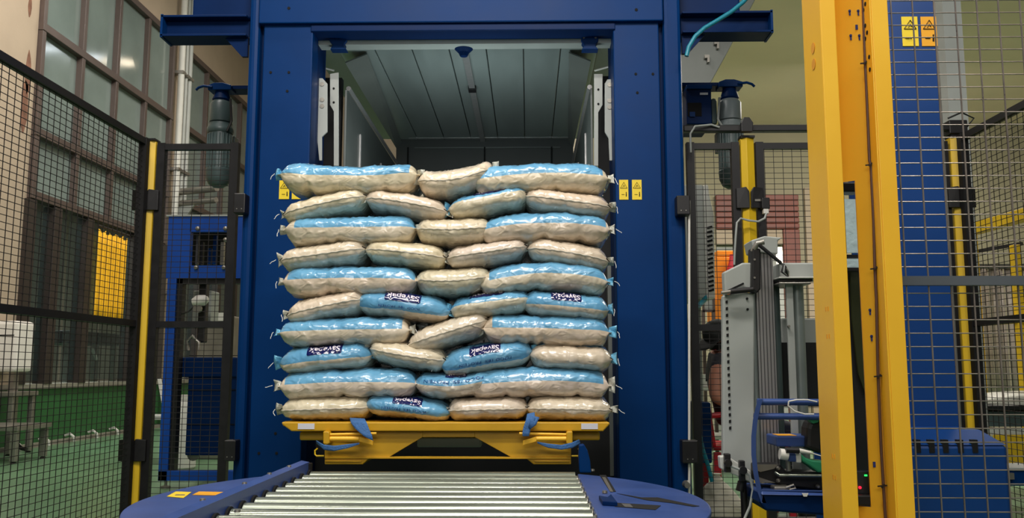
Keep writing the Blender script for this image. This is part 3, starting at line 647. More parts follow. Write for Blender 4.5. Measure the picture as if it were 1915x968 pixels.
MB().box(XW + .02, XW + .33, 9.9, 10.25, AZ(695, 10.0, 10), AZ(600, 10.0, 10)).build('casing', WHITE, t, .04)
MB().box(XW + .06, XW + .29, 9.896, 9.9, AZ(628, 10, 10), AZ(626, 10, 10)).build('seam', HOLE, t)
MB().box(XW + .2, XW + .26, 10, 10.1, p.z + .0005, AZ(695, 10.0, 10)).build('pedestal', STEEL, t)
tag(MB().tube([at(25, 812, 9.3), at(30, 828, 9.3), at(40, 838, 9.3), at(50, 840, 9.3)], .02, 8).build('floor_hose', BLK, smooth=True), 'short black hose drooping under the low steel bench', 'hose')
for i in range(7):
    y = 9.8 + i * .62
    tag(MB().tube([(XW + .02, y, .09), (XW + .09, y, .11), (XW + .14, y, .07), (XW + .14, y + .02, .01)], .018, 8).build('wall_hook', WHITEP, smooth=True), ['first', 'second', 'third', 'fourth', 'fifth', 'sixth', 'seventh'][i] + ' white hoop from the low bench along the green plinth foot', 'hook', 'white hoops along the plinth foot')
# trolley behind the glazing near the curtain
t = thing('steel_table', 'dark steel table with arched pipe below the yellow curtain', 'table', (XW - .8, 13.2, 0))
MB().box(XW - 1.3, XW - .4, 12.5, 14.0, 1.32, 1.5).build('table_top', BLK, t, .01)
for (x, y) in ((XW - .45, 12.6), (XW - .45, 13.3), (XW - .45, 13.9), (XW - 1.2, 13.9)): MB().box(x - .04, x + .04, y - .04, y + .04, 0, 1.32).build('leg', STEEL, t)
MB().tube([(XW - .4, 12.6, 1.1), (XW - .4, 12.8, 1.25), (XW - .4, 13.1, 1.25), (XW - .4, 13.25, 1.1)], .025, 8).build('arched_pipe', WHITEP, t, smooth=True)

# ================================================================== TURNTABLE
ZR = .61; DC = (-.28, 2.44); R = .755; BX0, BX1 = -.735, .165
tt = thing('turntable', 'round blue turntable with roller bed in front of the bags', 'turntable', (DC[0], DC[1], 0))
def seg(xcut, side, z0, z1, name, m, inset=0):
    dx = xcut - DC[0]; a = math.acos(max(-1, min(1, dx / R)))
    if side > 0: pts = arc(DC, R - inset, -a, a, 60)
    else: pts = arc(DC, R - inset, a, 2 * PI - a, 60)
    return MB().prism([(x, y, z0) for x, y in pts], (0, 0, z1 - z0)).build(name, m, tt, .004)
# right segment with slots built as boolean-free: plate then dark recess parts
right = seg(BX1, 1, .585, .600, 'right_plate', BLUE_L)
left = seg(BX0 - .05, -1, .585, .605, 'left_plate', BLUE_L)
for xc_, s_ in ((BX0, -1), (BX1, 1)):
    pass
# raised left side beam with scalloped roller ends
dy = math.sqrt(R * R - (BX0 - DC[0]) ** 2)
MB().prism([(BX0 - .052, 0, .50), (BX0 - .004, 0, .50), (BX0 - .004, 0, .640), (BX0 - .03, 0, .645), (BX0 - .052, 0, .607)], (0, 2 * dy - .04, 0)).build('tmp', BLUE_L, tt)
ob = tt.children[-1]; ob.name = 'side_beam'
ob.location.y += DC[1] - dy + .02
dyr = math.sqrt(R * R - (BX1 - DC[0]) ** 2)
MB().box(BX1 + .002, BX1 + .02, DC[1] - dyr + .02, DC[1] + dyr - .02, .50, .584).build('side_beam', BLUE_D, tt)
# drum skirt and pedestal
MB().lathe([(R - .03, .50), (R - .02, .584)], (DC[0], DC[1], 0), n=72).build('skirt', BLUE_D, tt, smooth=True)
MB().lathe([(.42, 0), (.42, .06), (.34, .1), (.34, .49)], (DC[0], DC[1], 0), n=40).build('pedestal', BLUE_D, tt, smooth=True)
# rollers
ny = []
y = 1.72
while y < 3.02: ny.append(y); y += .0995
for i, y in enumerate(ny):
    ins = .0
    half = math.sqrt(max(.01, R * R - (y - DC[1]) ** 2))
    xa_ = max(BX0 + .002, DC[0] - half + .02); xb_ = min(BX1 - .006, DC[0] + half - .02)
    r = MB().tube([(xa_ + .004, y, ZR - .031), (xb_ - .004, y, ZR - .031)], .031, 28).build('roller', CHROME, tt, smooth=True)
    MB().lathe([(.018, 0), (.018, .008), (.006, .012), (.006, .02)], (xb_ - .004, y, ZR - .031), (1, 0, 0), 14).build('end_cap', STEEL, r, smooth=True)
    # sprocket lugs on right
    MB().lathe([(.036, 0), (.036, .006)], (xa_ - .005, y, ZR - .031), (1, 0, 0), 18).build('bearing', HOLE, r, smooth=True)
    MB().box(xb_ + .004, xb_ + .012, y - .012, y + .012, ZR - .045, ZR - .012).build('chain_lug', STEEL, r)
# more rollers at the far end reach under the carriage
for (X_, Y_) in ((-.758, 2.84), (-.762, 2.64), (-.765, 2.42), (-.768, 2.12)):
    MB().lathe([(.007, 0), (.006, .005), (.001, .006)], (X_, Y_, .643), (0, 0, 1), 10).build('beam_bolt', STEEL, tt, smooth=True)
def on(px, py, z):       # point on horizontal plane z
    d = _f * F + _r * (px - 957.5) + _u * (484 - py); k = (z - CH) / d.z
    return Vector((0, 0, CH)) + d * k
def flat(pix, z, h, name, m, par): 
    return MB().prism([on(x, y, z) for x, y in pix], (0, 0, h)).build(name, m, par)
def flatb(pix, z, h, name, m, par):
    o = flat(pix, z, h, name, m, par); return o
flat([(312, 928), (329, 919), (358, 920), (343, 931)], .6055, .001, 'yellow_sticker', LYEL, tt)
flat([(327, 925.4), (329, 924.4), (346, 924.4), (345, 925.4)], .6068, .0004, 'sticker_print', BTEXT, tt)
flat([(360, 925), (372, 919), (418, 920), (410, 926)], .6055, .001, 'orange_sticker', LORG, tt)
sl = flat([(1121, 888), (1133, 888), (1152, 919), (1141, 919)], .6005, .0008, 'slot_recess', HOLE, tt)
flat([(1126, 892), (1132, 892), (1147, 919), (1141, 919)], .6015, .0006, 'slot_bar', STEEL, sl)
flat([(1153, 922), (1200, 930), (1230, 930), (1308, 946), (1296, 947), (1255, 940), (1210, 935)], .6005, .0008, 'slit', HOLE, tt)
sl = flat([(1155, 940), (1236, 945), (1226, 953), (1150, 947)], .6005, .0008, 'slot_recess', HOLE, tt)
flat([(1162, 941), (1178, 942), (1184, 948), (1168, 947)], .6015, .0006, 'slot_bar', STEEL, sl)
MB().prism([on(1120, 934, .60), on(1136, 937, .60), on(1143, 931, .60), on(1155, 947, .60), on(1127, 945, .60)], (0, 0, .012)).build('latch_plate', BLUE_D, tt, .002)
for (x, y) in ((1108, 880), (1131, 921), (444, 957), (200 + 160, 957)):
    MB().lathe([(.008, 0), (.007, .006), (.001, .007)], on(x, y, .602 if x > 900 else .607), (0, 0, 1), 10).build('plate_bolt', STEEL, tt, smooth=True)
# black stop at far left end of beam, blue stop bracket at right
MB().tube([(-.752, 3.03, .59), (-.752, 3.03, .635)], .022, 14).build('rubber_stop', BLK, tt, smooth=True)
tag(MB().pprism([(1083, 832), (1092, 830), (1099, 842), (1104, 862), (1106, 884), (1084, 884), (1082, 855)], 3.1, .04).build('stop_bracket', BLUE, None, .004), 'dark blue curved stop bracket beside the right end of the yellow carriage', 'bracket')

# ================================================================== CARRIAGE
YP = 3.20; DP = 1.0
ca = thing('lift_carriage', 'yellow lifting carriage holding the bag stack over the rollers', 'carriage', at(835, 868, YP))
MB().pprism([(526, 789), (1140, 789), (1140, 793), (1128, 806), (545, 806), (528, 794)], YP, .012).build('front_lip', YEL_C, ca, .004)
MB().box(AX(528, YP, 790), AX(1138, YP, 790), YP + .012, YP + DP, AZ(797, YP, 830), AZ(789, YP, 830)).build('deck', YEL_C, ca)
for (a_, b_) in ((560, 606), (1062, 1122)): MB().pbox(a_, b_, 807, 823, YP + .05, .08).build('cross_block', YEL_C, ca, .006)
# web plate pieces around the trapezoid opening
def web(pix, name='web_plate'): MB().pprism(pix, YP + .03, .01).build(name, YEL_C, ca, .0015)
web([(607, 807), (790, 807), (790, 817), (728, 854), (607, 854)])
web([(790, 807), (888, 807), (888, 817), (790, 817)])
web([(888, 807), (1068, 807), (1068, 854), (955, 854), (888, 817)])
MB().pbox(607, 1068, 854, 857.5, YP + .025, .03).build('web_lip', YEL_C, ca, .001)
MB().pprism([(607, 857), (690, 857), (678, 868), (607, 868)], YP + .03, .4).build('foot', YEL_C, ca, .003)
MB().pprism([(984, 857), (1068, 857), (1068, 868), (998, 868)], YP + .03, .4).build('foot', YEL_C, ca, .003)
for (a_, b_) in ((608, 676), (1000, 1066)): MB().pbox(a_, b_, 861, 863, YP + .024, .006).build('foot_rib', YEL_C, ca, .001)
MB().box(AX(612, YP, 840), AX(1062, YP, 840), YP + .5, YP + .52, AZ(850, YP), AZ(812, YP)).build('inner_beam', WOODP, ca)
MB().pbox(780, 900, 818, 836, YP + .25, .1).build('inner_block', GREYP, ca, .006)
# side clamps: bracket, two round rods, tapered grip
for s_ in (-1, 1):
    M_ = lambda x: x if s_ < 0 else 1675 - x
    def pp(pts): return [(M_(x), y) for x, y in pts]
    b = MB().pprism(pp([(604, 806), (614, 806), (616, 810), (616, 828), (613, 831), (604, 830)]), YP - .03, .06).build('side_bracket', YEL_C, ca, .004)
    MB().tube([at(M_(614), 812, YP - .015), at(M_(704), 810, YP - .015)], .0045, 10).build('upper_rod', YEL, ca, smooth=True)
    MB().tube([at(M_(614), 820, YP - .015), at(M_(672), 820, YP - .015)], .009, 12).build('lower_rod', YEL, ca, smooth=True)
    MB().pprism(pp([(616, 825), (672, 825), (697, 832), (697, 824), (672, 816), (660, 824)]), YP - .02, .02).build('tapered_grip', YEL, ca, .004)
    # small hook loop
    MB().tube([at(M_(606), 852, YP), at(M_(592), 852, YP), at(M_(589), 849, YP), at(M_(589), 842, YP), at(M_(594), 838, YP)], .003, 8).build('hook_loop', YEL_P, ca, smooth=True)
    st = MB().pbox(*sorted((M_(557), M_(588))), 791.5, 802, YP - .002, .002).build('blank_sticker', STICK, ca)
def ribbon(pts, label, w, tw=0):
    # pts: (px,py,Y,halfwidth px, tilt)
    L_ = [];
    for (px, py, Y, hw, ang) in pts:
        a = at(px - hw * math.cos(ang), py - hw * math.sin(ang), Y); b = at(px + hw * math.cos(ang), py + hw * math.sin(ang), Y)
        L_.append((a, b))
    fn = lambda u, v: L_[round(u * (len(L_) - 1))][0].lerp(L_[round(u * (len(L_) - 1))][1], v)
    o = MB().grid(fn, len(L_) - 1, 4).build('strap', STRAP, None, smooth=True, solid=.003)
    return tag(o, label, 'strap', 'blue webbing straps under the load')
ribbon([(668, 782, YP - .005, 14, .05), (671, 790, YP - .03, 15, .05), (676, 800, YP - .035, 14.5, .12), (683, 810, YP - .04, 13, .25), (690, 820, YP - .045, 9, .45)], 'left blue strap hanging down over the yellow lip', 0)
ribbon([(592, 826, YP - .01, 3, 1.4), (606, 836, YP - .035, 5, 1.45), (625, 838, YP - .04, 5, 1.6), (650, 834, YP - .04, 4, 1.7), (672, 829, YP - .035, 1.5, 1.7)], 'left blue strap sagging under the yellow grip', 0)
ribbon([(993, 772, YP - .02, 7, -.2), (992, 785, YP - .035, 9, -.1), (986, 798, YP - .035, 7, 0), (984, 808, YP - .035, 7, 0), (983, 815, YP - .04, 6, 0)], 'right blue strap hanging down over the yellow lip', 0)
ribbon([(1000, 778, YP - .03, 9, .2), (997, 790, YP - .037, 7, .6), (990, 800, YP - .038, 3, .8)], 'folded end of the right blue strap', 0)
ribbon([(1005, 827, YP - .035, 1.5, 1.5), (1025, 833, YP - .045, 4, 1.5), (1050, 836, YP - .045, 4.5, 1.5), (1070, 832, YP - .035, 5, 1.4), (1084, 825, YP - .01, 4, 1.2)], 'right blue strap sagging under the yellow grip', 0)

# ================================================================== BAGS
def bag_mat(i, p0, a, b, tint):
    m = bpy.data.materials.new('rice_bag_film_%02d' % i); m.use_nodes = True; nt = m.node_tree; N = nt.nodes; L = nt.links
    bs = N['Principled BSDF']
    uv = N.new('ShaderNodeUVMap'); sp = N.new('ShaderNodeSeparateXYZ'); L.new(uv.outputs[0], sp.inputs[0])
    tc = N.new('ShaderNodeTexCoord')
    nz = N.new('ShaderNodeTexNoise'); nz.inputs['Scale'].default_value = 9; L.new(tc.outputs['Object'], nz.inputs['Vector'])
    def math_(op, x, y, clamp=False):
        n = N.new('ShaderNodeMath'); n.operation = op; n.use_clamp = clamp
        for k, v in enumerate((x, y)):
            if isinstance(v, (int, float)): n.inputs[k].default_value = v
            else: L.new(v, n.inputs[k])
        return n.outputs[0]
    wob = math_('MULTIPLY', math_('SUBTRACT', nz.outputs[0], .5), .10)
    vv = math_('ADD', sp.outputs[1], wob)
    c1 = math_('GREATER_THAN', vv, p0); c2 = math_('LESS_THAN', vv, 3)
    uu = sp.outputs[0]
    c3 = math_('GREATER_THAN', uu, a); c4 = math_('LESS_THAN', uu, b)
    mask = math_('MULTIPLY', math_('MULTIPLY', c1, c2), math_('MULTIPLY', c3, c4))
    gr = N.new('ShaderNodeTexNoise'); gr.inputs['Scale'].default_value = 26; gr.inputs['Detail'].default_value = 7; L.new(tc.outputs['Object'], gr.inputs['Vector'])
    rb = N.new('ShaderNodeValToRGB'); rb.color_ramp.elements[0].position = .3; rb.color_ramp.elements[1].position = .72
    t1 = tint
    rb.color_ramp.elements[0].color = srgb((206 * t1[0], 192 * t1[1], 166 * t1[2])); rb.color_ramp.elements[1].color = srgb((236 * t1[0], 222 * t1[1], 200 * t1[2]))
    L.new(gr.outputs[0], rb.inputs[0])
    r2 = N.new('ShaderNodeValToRGB'); r2.color_ramp.elements[0].position = .3; r2.color_ramp.elements[1].position = .7
    r2.color_ramp.elements[0].color = srgb((92, 156, 198)); r2.color_ramp.elements[1].color = srgb((112, 176, 214))
    L.new(nz.outputs[0], r2.inputs[0])
    mx = N.new('ShaderNodeMix'); mx.data_type = 'RGBA'
    L.new(mask, mx.inputs[0]); L.new(rb.outputs[0], mx.inputs[6]); L.new(r2.outputs[0], mx.inputs[7]); L.new(mx.outputs[2], bs.inputs['Base Color'])
    bs.inputs['Roughness'].default_value = .32; bs.inputs['Specular IOR Level'].default_value = .6
    bs.inputs['Coat Weight'].default_value = 1; bs.inputs['Coat Roughness'].default_value = .045
    mp = N.new('ShaderNodeMapping'); mp.inputs['Scale'].default_value = (1, 1, 1.6); L.new(tc.outputs['Object'], mp.inputs[0])
    mu = N.new('ShaderNodeTexNoise'); mu.inputs['Scale'].default_value = 20; mu.inputs['Detail'].default_value = 3; mu.inputs['Distortion'].default_value = 1.2
    try: mu.noise_type = 'RIDGED_MULTIFRACTAL'
    except Exception: pass
    L.new(mp.outputs[0], mu.inputs['Vector'])
    bp = N.new('ShaderNodeBump'); bp.inputs['Strength'].default_value = .65; bp.inputs['Distance'].default_value = .007
    L.new(mu.outputs[0], bp.inputs['Height']); L.new(bp.outputs[0], bs.inputs['Normal']); L.new(bp.outputs[0], bs.inputs['Coat Normal'])
    return m
_tm = {}
def text_tris(txt, off=0.0):
    if txt in _tm: return _tm[txt]
    cu = bpy.data.curves.new('t', 'FONT'); cu.body = txt; cu.size = 1; cu.resolution_u = 3; cu.offset = off; cu.align_x = 'CENTER'; cu.align_y = 'CENTER'
    o = bpy.data.objects.new('t', cu); COL.objects.link(o)
    dg = bpy.context.evaluated_depsgraph_get(); me = bpy.data.meshes.new_from_object(o.evaluated_get(dg))
    bm = bmesh.new(); bm.from_mesh(me); bmesh.ops.triangulate(bm, faces=bm.faces)
    vs = [v.co.copy() for v in bm.verts]; fs = [tuple(v.index for v in f.verts) for f in bm.faces]; bm.free()
    bpy.data.objects.remove(o); bpy.data.meshes.remove(me)
    x0 = min(v.x for v in vs); x1 = max(v.x for v in vs); y0 = min(v.y for v in vs); y1 = max(v.y for v in vs)
    vs = [((v.x - x0) / (x1 - x0) * 2 - 1, (v.y - y0) / (y1 - y0) * 2 - 1) for v in vs]
    _tm[txt] = (vs, fs); return _tm[txt]

YL = 3.205
BI = [0]
def bag(kind, L, C, Rr, T, label, blue=None, lab=None, band=None, z=0, yoff=0, skew=0, seal=(1, 1), marks=(1, 1)):
    """kind 'long' (side faces out) or 'end' (sealed end faces out); L,C,Rr = pixels of left tip, middle, right tip; T half thickness px"""
    i = BI[0]; BI[0] += 1; rr = random.Random(i * 13 + 5)
    Yf = YL + yoff
    pl, pc, pr = at(L[0], L[1], Yf), at(C[0], C[1], Yf), at(Rr[0], Rr[1], Yf)
    B = .16 if kind == 'long' else .25
    T = T * Yf / F
    n = 2.8 if kind == 'long' else 2.6; T *= 1.14
    W = (pr.x - pl.x) / 2; xc = (pr.x + pl.x) / 2
    seed = Vector((i * 3.7, i * 1.3, i * .7))
    tl = .955 if kind == 'long' else .965
    dimple = [(rr.uniform(-.6, .6), rr.uniform(.03, .07), rr.uniform(.006, .012)) for _ in range(3)] if kind == 'long' else [(rr.uniform(-.5, .5), .05, .004)]
    def S0(u, ph):
        q = min(1, abs(u) / tl)
        t = T * max(.07, (1 - q ** (13 if kind == 'long' else 9)) ** .6)
        bb = B * (1 - .22 * abs(u) ** 5)
        c = math.cos(ph); s = math.sin(ph)
        c = math.copysign(abs(c) ** (2 / n), c); s = math.copysign(abs(s) ** (2 / n), s)
        zm = pl.z * (u * u - u) / 2 + pc.z * (1 - u * u) + pr.z * (u * u + u) / 2
        # tips follow the measured points, the belly hangs a little
        x = xc + W * u
        P = Vector((x + skew * s * T, Yf + B - bb * c, zm + t * s))
        nn = Vector((0, -c * T, s * B)).normalized() if t > 0 else Vector((0, -1, 0))
        low = noise.noise(Vector((u * 3.2, c * 1.3, s * 1.5)) + seed) * .005
        w1 = noise.noise(Vector((u * 14 + s * 2.5, c * 2.5, s * 3.5)) + seed * 2) * .0018
        rid = (1 - abs(noise.noise(Vector((u * 9 - s * 3, c * 1.2, s * 2)) + seed * 3)) * 2) ** 6 * .0030
        edge = abs(u) ** 5
        fan = math.sin(ph * 9 + i) * .004 * edge * (t / T)
        dm = sum(-dp * math.exp(-((u - c0) / wd) ** 2) for c0, wd, dp in dimple) * (.25 + .75 * max(0, -s))
        k = min(1, t / T + .1)
        return P + nn * ((low + w1 + rid + dm) * k + fan)
    sv = lambda b: math.copysign(abs(math.sin(2 * PI * b / NV)) ** (2 / n), math.sin(2 * PI * b / NV))
    sph = lambda s: math.copysign(math.asin(min(1, abs(s)) ** (n / 2)), s)
    NU, NV = (84, 56) if kind == 'long' else (64, 56)
    m = MB(); uvs = []
    for a in range(NU + 1):
        u = math.sin((a / NU - .5) * PI)
        u = .5 * u + .5 * (2 * a / NU - 1)
        for b in range(NV):
            m.v.append(tuple(S0(u, 2 * PI * b / NV))); 
    us = [(.5 * math.sin((a / NU - .5) * PI) + .5 * (2 * a / NU - 1) + 1) / 2 for a in range(NU + 1)]
    fuv = []
    for a in range(NU):
        for b in range(NV):
            b2 = (b + 1) % NV
            m.f.append((a * NV + b, a * NV + b2, (a + 1) * NV + b2, (a + 1) * NV + b))
            fuv.append([(us[a], sv(b)), (us[a], sv(b + 1)), (us[a + 1], sv(b + 1)), (us[a + 1], sv(b))])
    m.f.append(tuple(range(NV))[::-1]); fuv.append([(0, 0)] * NV)
    m.f.append(tuple(range(NU * NV, (NU + 1) * NV))); fuv.append([(1, 0)] * NV)
    # print region: v measured as angle/(2pi), wrap so the front (v=0) is continuous
    p0, a_, b_ = blue if blue else (.9, 0, 1)
    rt = thing('rice_bag', label, 'bag', Vector((xc, Yf + B, min(v[2] for v in m.v))), 'plastic rice bags stacked on the yellow carriage')
    mt = bag_mat(i, p0, a_, b_, (rr.uniform(.98, 1.02), rr.uniform(.985, 1.01), rr.uniform(.97, 1.03)))
    o = m.build('sack', mt, rt, smooth=False, fix=False)
    for p in o.data.polygons: p.use_smooth = True
    uvl = o.data.uv_layers.new(name='UVMap'); k = 0
    for q in fuv:
        for c in q: uvl.data[k].uv = c; k += 1
    bm = bmesh.new(); bm.from_mesh(o.data); bmesh.ops.recalc_face_normals(bm, faces=bm.faces); bm.to_mesh(o.data); bm.free()
    def SN(u, ph, off):
        e = .01; p = S0(u, ph); du = S0(min(.999, u + e), ph) - S0(u - e, ph); dv = S0(u, ph + e) - S0(u, ph - e)
        nn = du.cross(dv).normalized()
        if nn.y > 0 and abs(math.cos(ph)) > .3 and math.cos(ph) > 0: nn = -nn
        if nn.dot(Vector((0, -math.cos(ph), math.sin(ph)))) < 0: nn = -nn
        return p + nn * off
    # front seam flange of end-facing bags
    if kind == 'end' and blue is None:
        mm = MB(); K = 48
        for a in range(K + 1):
            u = -.93 + 1.86 * a / K
            p = S0(u, .0); dz = .0026; out = .003 + .0008 * noise.noise(Vector((u * 9, i, 0)))
            mm.v += [tuple(p + Vector((0, .004, dz))), tuple(p + Vector((0, -out, dz * .6 + .001 * math.sin(u * 30)))), tuple(p + Vector((0, -out, -dz * .6 + .001 * math.sin(u * 30)))), tuple(p + Vector((0, .004, -dz)))]
            if a:
                q = (a - 1) * 4; r_ = a * 4
                mm.f += [(q, q + 1, r_ + 1, r_), (q + 1, q + 2, r_ + 2, r_ + 1), (q + 2, q + 3, r_ + 3, r_ + 2)]
        mm.build('seam', mat('pale_seam_film', (226, 216, 198), .3, var=.05), rt, smooth=True)
    # flat sealed tabs at both tips with thread ends and black stitch mark
    for s_, on_ in ((-1, seal[0]), (1, seal[1])):
        u = .985 * s_; p = S0(u, 0.0); pm = S0(u, PI / 2); p = Vector((p.x, p.y + (.02 if kind == 'long' else .012), pm.z))
        if on_:
            hh = T * rr.uniform(.18, .34); ln = .014 + .010 * rr.random(); tw = rr.uniform(-.5, .5)
            def tabf(a, b): 
                h = (b * 2 - 1) * (hh * (1 + .5 * a))
                return Vector((p.x + s_ * ln * a * 1.2 - s_ * .006, p.y + .012 * math.sin(a * 3 + b * 4 + i) + tw * h, p.z + h + .003 * math.sin(b * 9 + i)))
            MB().grid(tabf, 4, 8).build('seal_tab', SEALW if not (blue and blue[1 if s_ < 0 else 2] in (0, 1)) else MATS['blue_seal_film'], rt, smooth=True, solid=.0012)
            q = Vector((p.x + s_ * ln, p.y - .012, p.z))
            pts = [q]; d_ = Vector((s_ * .5, -.1, -rr.uniform(.2, 1.0)))
            for k_ in range(5):
                d_ += Vector((rr.uniform(-.5, .5), 0, rr.uniform(-.6, .3))); pts.append(pts[-1] + d_.normalized() * .0055)
            MB().tube(pts, .0013, 6).build('thread', THREAD, rt, smooth=True)
        if marks[0 if s_ < 0 else 1]:
            u0 = .90 * s_; u1 = .985 * s_ if kind == 'end' else .965 * s_
            MB().tube([SN(u0, .12, .001), SN((u0 + u1) / 2, .10, .0015), SN(u1, .06, .001)], .0013, 6).build('stitch_mark', HOLE, rt)
    # printed brand plate and small print
    if lab:
        uc, pc_, hu, hp = lab[:4]; vis = lab[4] if len(lab) > 4 else 1
        def mp(x, y, off): return SN(uc - x * hu, sph(pc_ - y * hp), off)     # rotated by 180 degrees
        N1, N2 = 28, 8
        def plate(a, b):
            x = a * 2 - 1; y = b * 2 - 1
            k = max(0, abs(x) - .92) / .08; y *= 1 - .22 * k * k
            return mp(x, y, .0013)
        pl_ = MB().grid(plate, N1, N2).build('brand_plate', NAVY, rt, smooth=True, fix=False)
        vs, fs = text_tris('Savepak', .018)
        tm = MB().add([mp(x * .9, y * .66 - .02, .0030) for x, y in vs], fs); tm.build('brand_lettering', WTEXT, pl_, fix=False)
    if band:
        uc, pc_, hu, hp, txt = band
        vs, fs = text_tris(txt)
        MB().add([SN(uc - x * hu, sph(pc_ - y * hp), .0012) for x, y in vs], fs).build('small_print', BTEXT, rt, fix=False)
    return rt
mat('blue_seal_film', (110, 180, 214), .22, var=.1, scale=30, bump=.4, bscale=90)
LB = .10       # v-threshold for the blue band on long bags
names = ['top layer', 'second layer from the top', 'third layer from the top', 'fourth layer from the top', 'fifth layer from the top',
         'sixth layer from the top', 'seventh layer from the top', 'eighth layer from the top', 'second layer from the bottom', 'bottom layer']
def lng(side, k): return 'long %s bag lying sideways at the %s of the %s' % ('blue-topped cream', side, names[k])
def mid(k, d='cream'): return '%s bag end-on in the middle of the %s' % (d, names[k])
def cr(pos, k, d='cream'): return '%s bag end-on, %s in the %s' % (d, pos, names[k])
P4 = ['leftmost', 'second from left', 'third from left', 'rightmost']
# top layer
bag('long', (514, 322), (650, 331), (783, 322), 28, lng('left', 0), (LB, 0, .93), marks=(0, 0))
bag('end', (776, 332), (845, 334), (924, 308), 28, mid(0, 'tilted cream'), marks=(0, 1))
bag('long', (880, 338), (1012, 326), (1144, 331), 28, lng('right', 0), (LB, 0, .94), marks=(0, 0))
# second
bag('end', (521, 398), (598, 379), (684, 362), 25, cr(P4[0], 1, 'tilted cream'))
bag('end', (676, 366), (755, 377), (836, 392), 24, cr(P4[1], 1, 'cream'), marks=(0, 1))
bag('end', (834, 388), (914, 373), (990, 358), 24, cr(P4[2], 1, 'blue-topped cream'), (.30, 0, 1), (.05, .68, .40, .18), marks=(0, 1))
bag('end', (978, 362), (1062, 374), (1146, 384), 25, cr(P4[3], 1, 'cream'))
# third
bag('long', (523, 428), (650, 427), (779, 424), 27, lng('left', 2), (LB, .10, .98), marks=(0, 0))
bag('end', (772, 424), (845, 428), (919, 421), 27, mid(2), marks=(0, 0), seal=(0, 0))
bag('long', (893, 432), (1020, 419), (1147, 427), 27, lng('right', 2), (LB, 0, .95), marks=(0, 0))
# fourth
bag('end', (515, 484), (598, 474), (682, 461), 26, cr(P4[0], 3))
bag('end', (676, 463), (755, 470), (834, 480), 25, cr(P4[1], 3), marks=(0, 1))
bag('end', (830, 480), (910, 470), (988, 457), 24, cr(P4[2], 3), marks=(1, 1))
bag('end', (984, 461), (1062, 471), (1143, 487), 26, cr(P4[3], 3), marks=(0, 1))
# fifth
bag('long', (519, 526), (650, 522), (782, 524), 27, lng('left', 4), (LB, .06, .97), marks=(0, 0))
bag('end', (772, 520), (845, 524), (918, 514), 27, mid(4), marks=(0, 1), seal=(0, 0))
bag('long', (892, 532), (1020, 513), (1143, 526), 27, lng('right', 4), (LB, .09, 1), marks=(0, 0))
# sixth
bag('end', (527, 589), (604, 571), (682, 556), 26, cr(P4[0], 5))
bag('end', (659, 562), (750, 568), (842, 582), 26, cr(P4[1], 5, 'label-facing blue'), (-.40, 0, 1), (.02, .46, .37, .29), (-.05, -.20, .42, .07, 'FOOD  18%  PROTEIN'), marks=(0, 0))
bag('end', (838, 579), (916, 567), (995, 558), 25, cr(P4[2], 5, 'half-hidden label blue'), (.15, 0, 1), (-.08, .72, .42, .2), marks=(0, 0))
bag('end', (975, 564), (1058, 568), (1144, 578), 27, cr(P4[3], 5, 'label-facing blue'), (-.12, 0, 1), (.0, .46, .34, .27), marks=(0, 0))
# seventh
bag('long', (513, 622), (640, 619), (768, 616), 26, lng('left', 6), (LB, 0, .93), marks=(0, 0))
bag('end', (756, 645), (842, 620), (914, 596), 27, mid(6, 'strongly tilted cream'), marks=(1, 1), seal=(0, 0))
bag('long', (898, 614), (1020, 616), (1146, 621), 27, lng('right', 6), (LB, .09, 1), marks=(0, 0))
# eighth
bag('end', (513, 680), (603, 668), (694, 662), 28, cr(P4[0], 7, 'label-facing blue'), (-.15, 0, 1), (.02, .46, .36, .28), marks=(0, 0))
bag('end', (684, 650), (760, 664), (834, 674), 25, cr(P4[1], 7, 'slumped cream'), marks=(1, 1))
bag('end', (820, 685), (908, 668), (998, 655), 28, cr(P4[2], 7, 'label-facing blue'), (-.42, 0, 1), (-.03, .48, .33, .28), (-.02, -.22, .55, .08, 'FOOD 18%  PROTEIN'), marks=(0, 0))
bag('end', (988, 663), (1065, 668), (1150, 672), 26, cr(P4[3], 7, 'blue-rimmed cream'), (.74, 0, 1), marks=(0, 1))
# ninth
bag('long', (513, 723), (645, 717), (782, 718), 26, lng('left', 8), (LB, .06, .97), marks=(0, 0))
bag('end', (770, 716), (843, 722), (925, 706), 24, mid(8, 'blue'), (.02, 0, 1), (.05, .74, .26, .18), (.0, .28, .72, .10, 'FOOD 18%  PROTEIN'), marks=(0, 0), seal=(0, 0))
bag('long', (872, 724), (1015, 714), (1146, 722), 26, lng('right', 8), (LB, 0, .94), marks=(0, 0))
# bottom
bag('end', (515, 768), (602, 764), (692, 762), 24, cr(P4[0], 9), marks=(1, 0))
bag('end', (676, 757), (755, 763), (842, 775), 22, cr(P4[1], 9, 'label-facing blue'), (-.35, 0, 1), (.02, .52, .33, .28), (-.05, -.10, .5, .09, 'FOOD 18%  PROTEIN'), marks=(0, 0))
bag('end', (832, 768), (912, 765), (990, 764), 23, cr(P4[2], 9))
bag('end', (982, 764), (1065, 764), (1149, 768), 24, cr(P4[3], 9))

# second row of the stack, closing the gaps between the front bags
for r0 in [o for o in COL.objects if o.name.startswith('rice_bag') and o.parent is None]:
    lab_ = r0['label']
    if not ('long' in lab_ or 'tilted' in lab_ or 'middle' in lab_): continue
    if 'long' not in lab_: continue
    c = r0.copy(); COL.objects.link(c); c.location = r0.location + Vector((0, .335, .004)); c['label'] = 'bag hidden in the second row of the stack behind the front bags'; c['group'] = 'bags in the hidden second row'
    for ch in r0.children:
        if ch.name.startswith('sack'):
            d_ = ch.copy(); COL.objects.link(d_); d_.parent = c
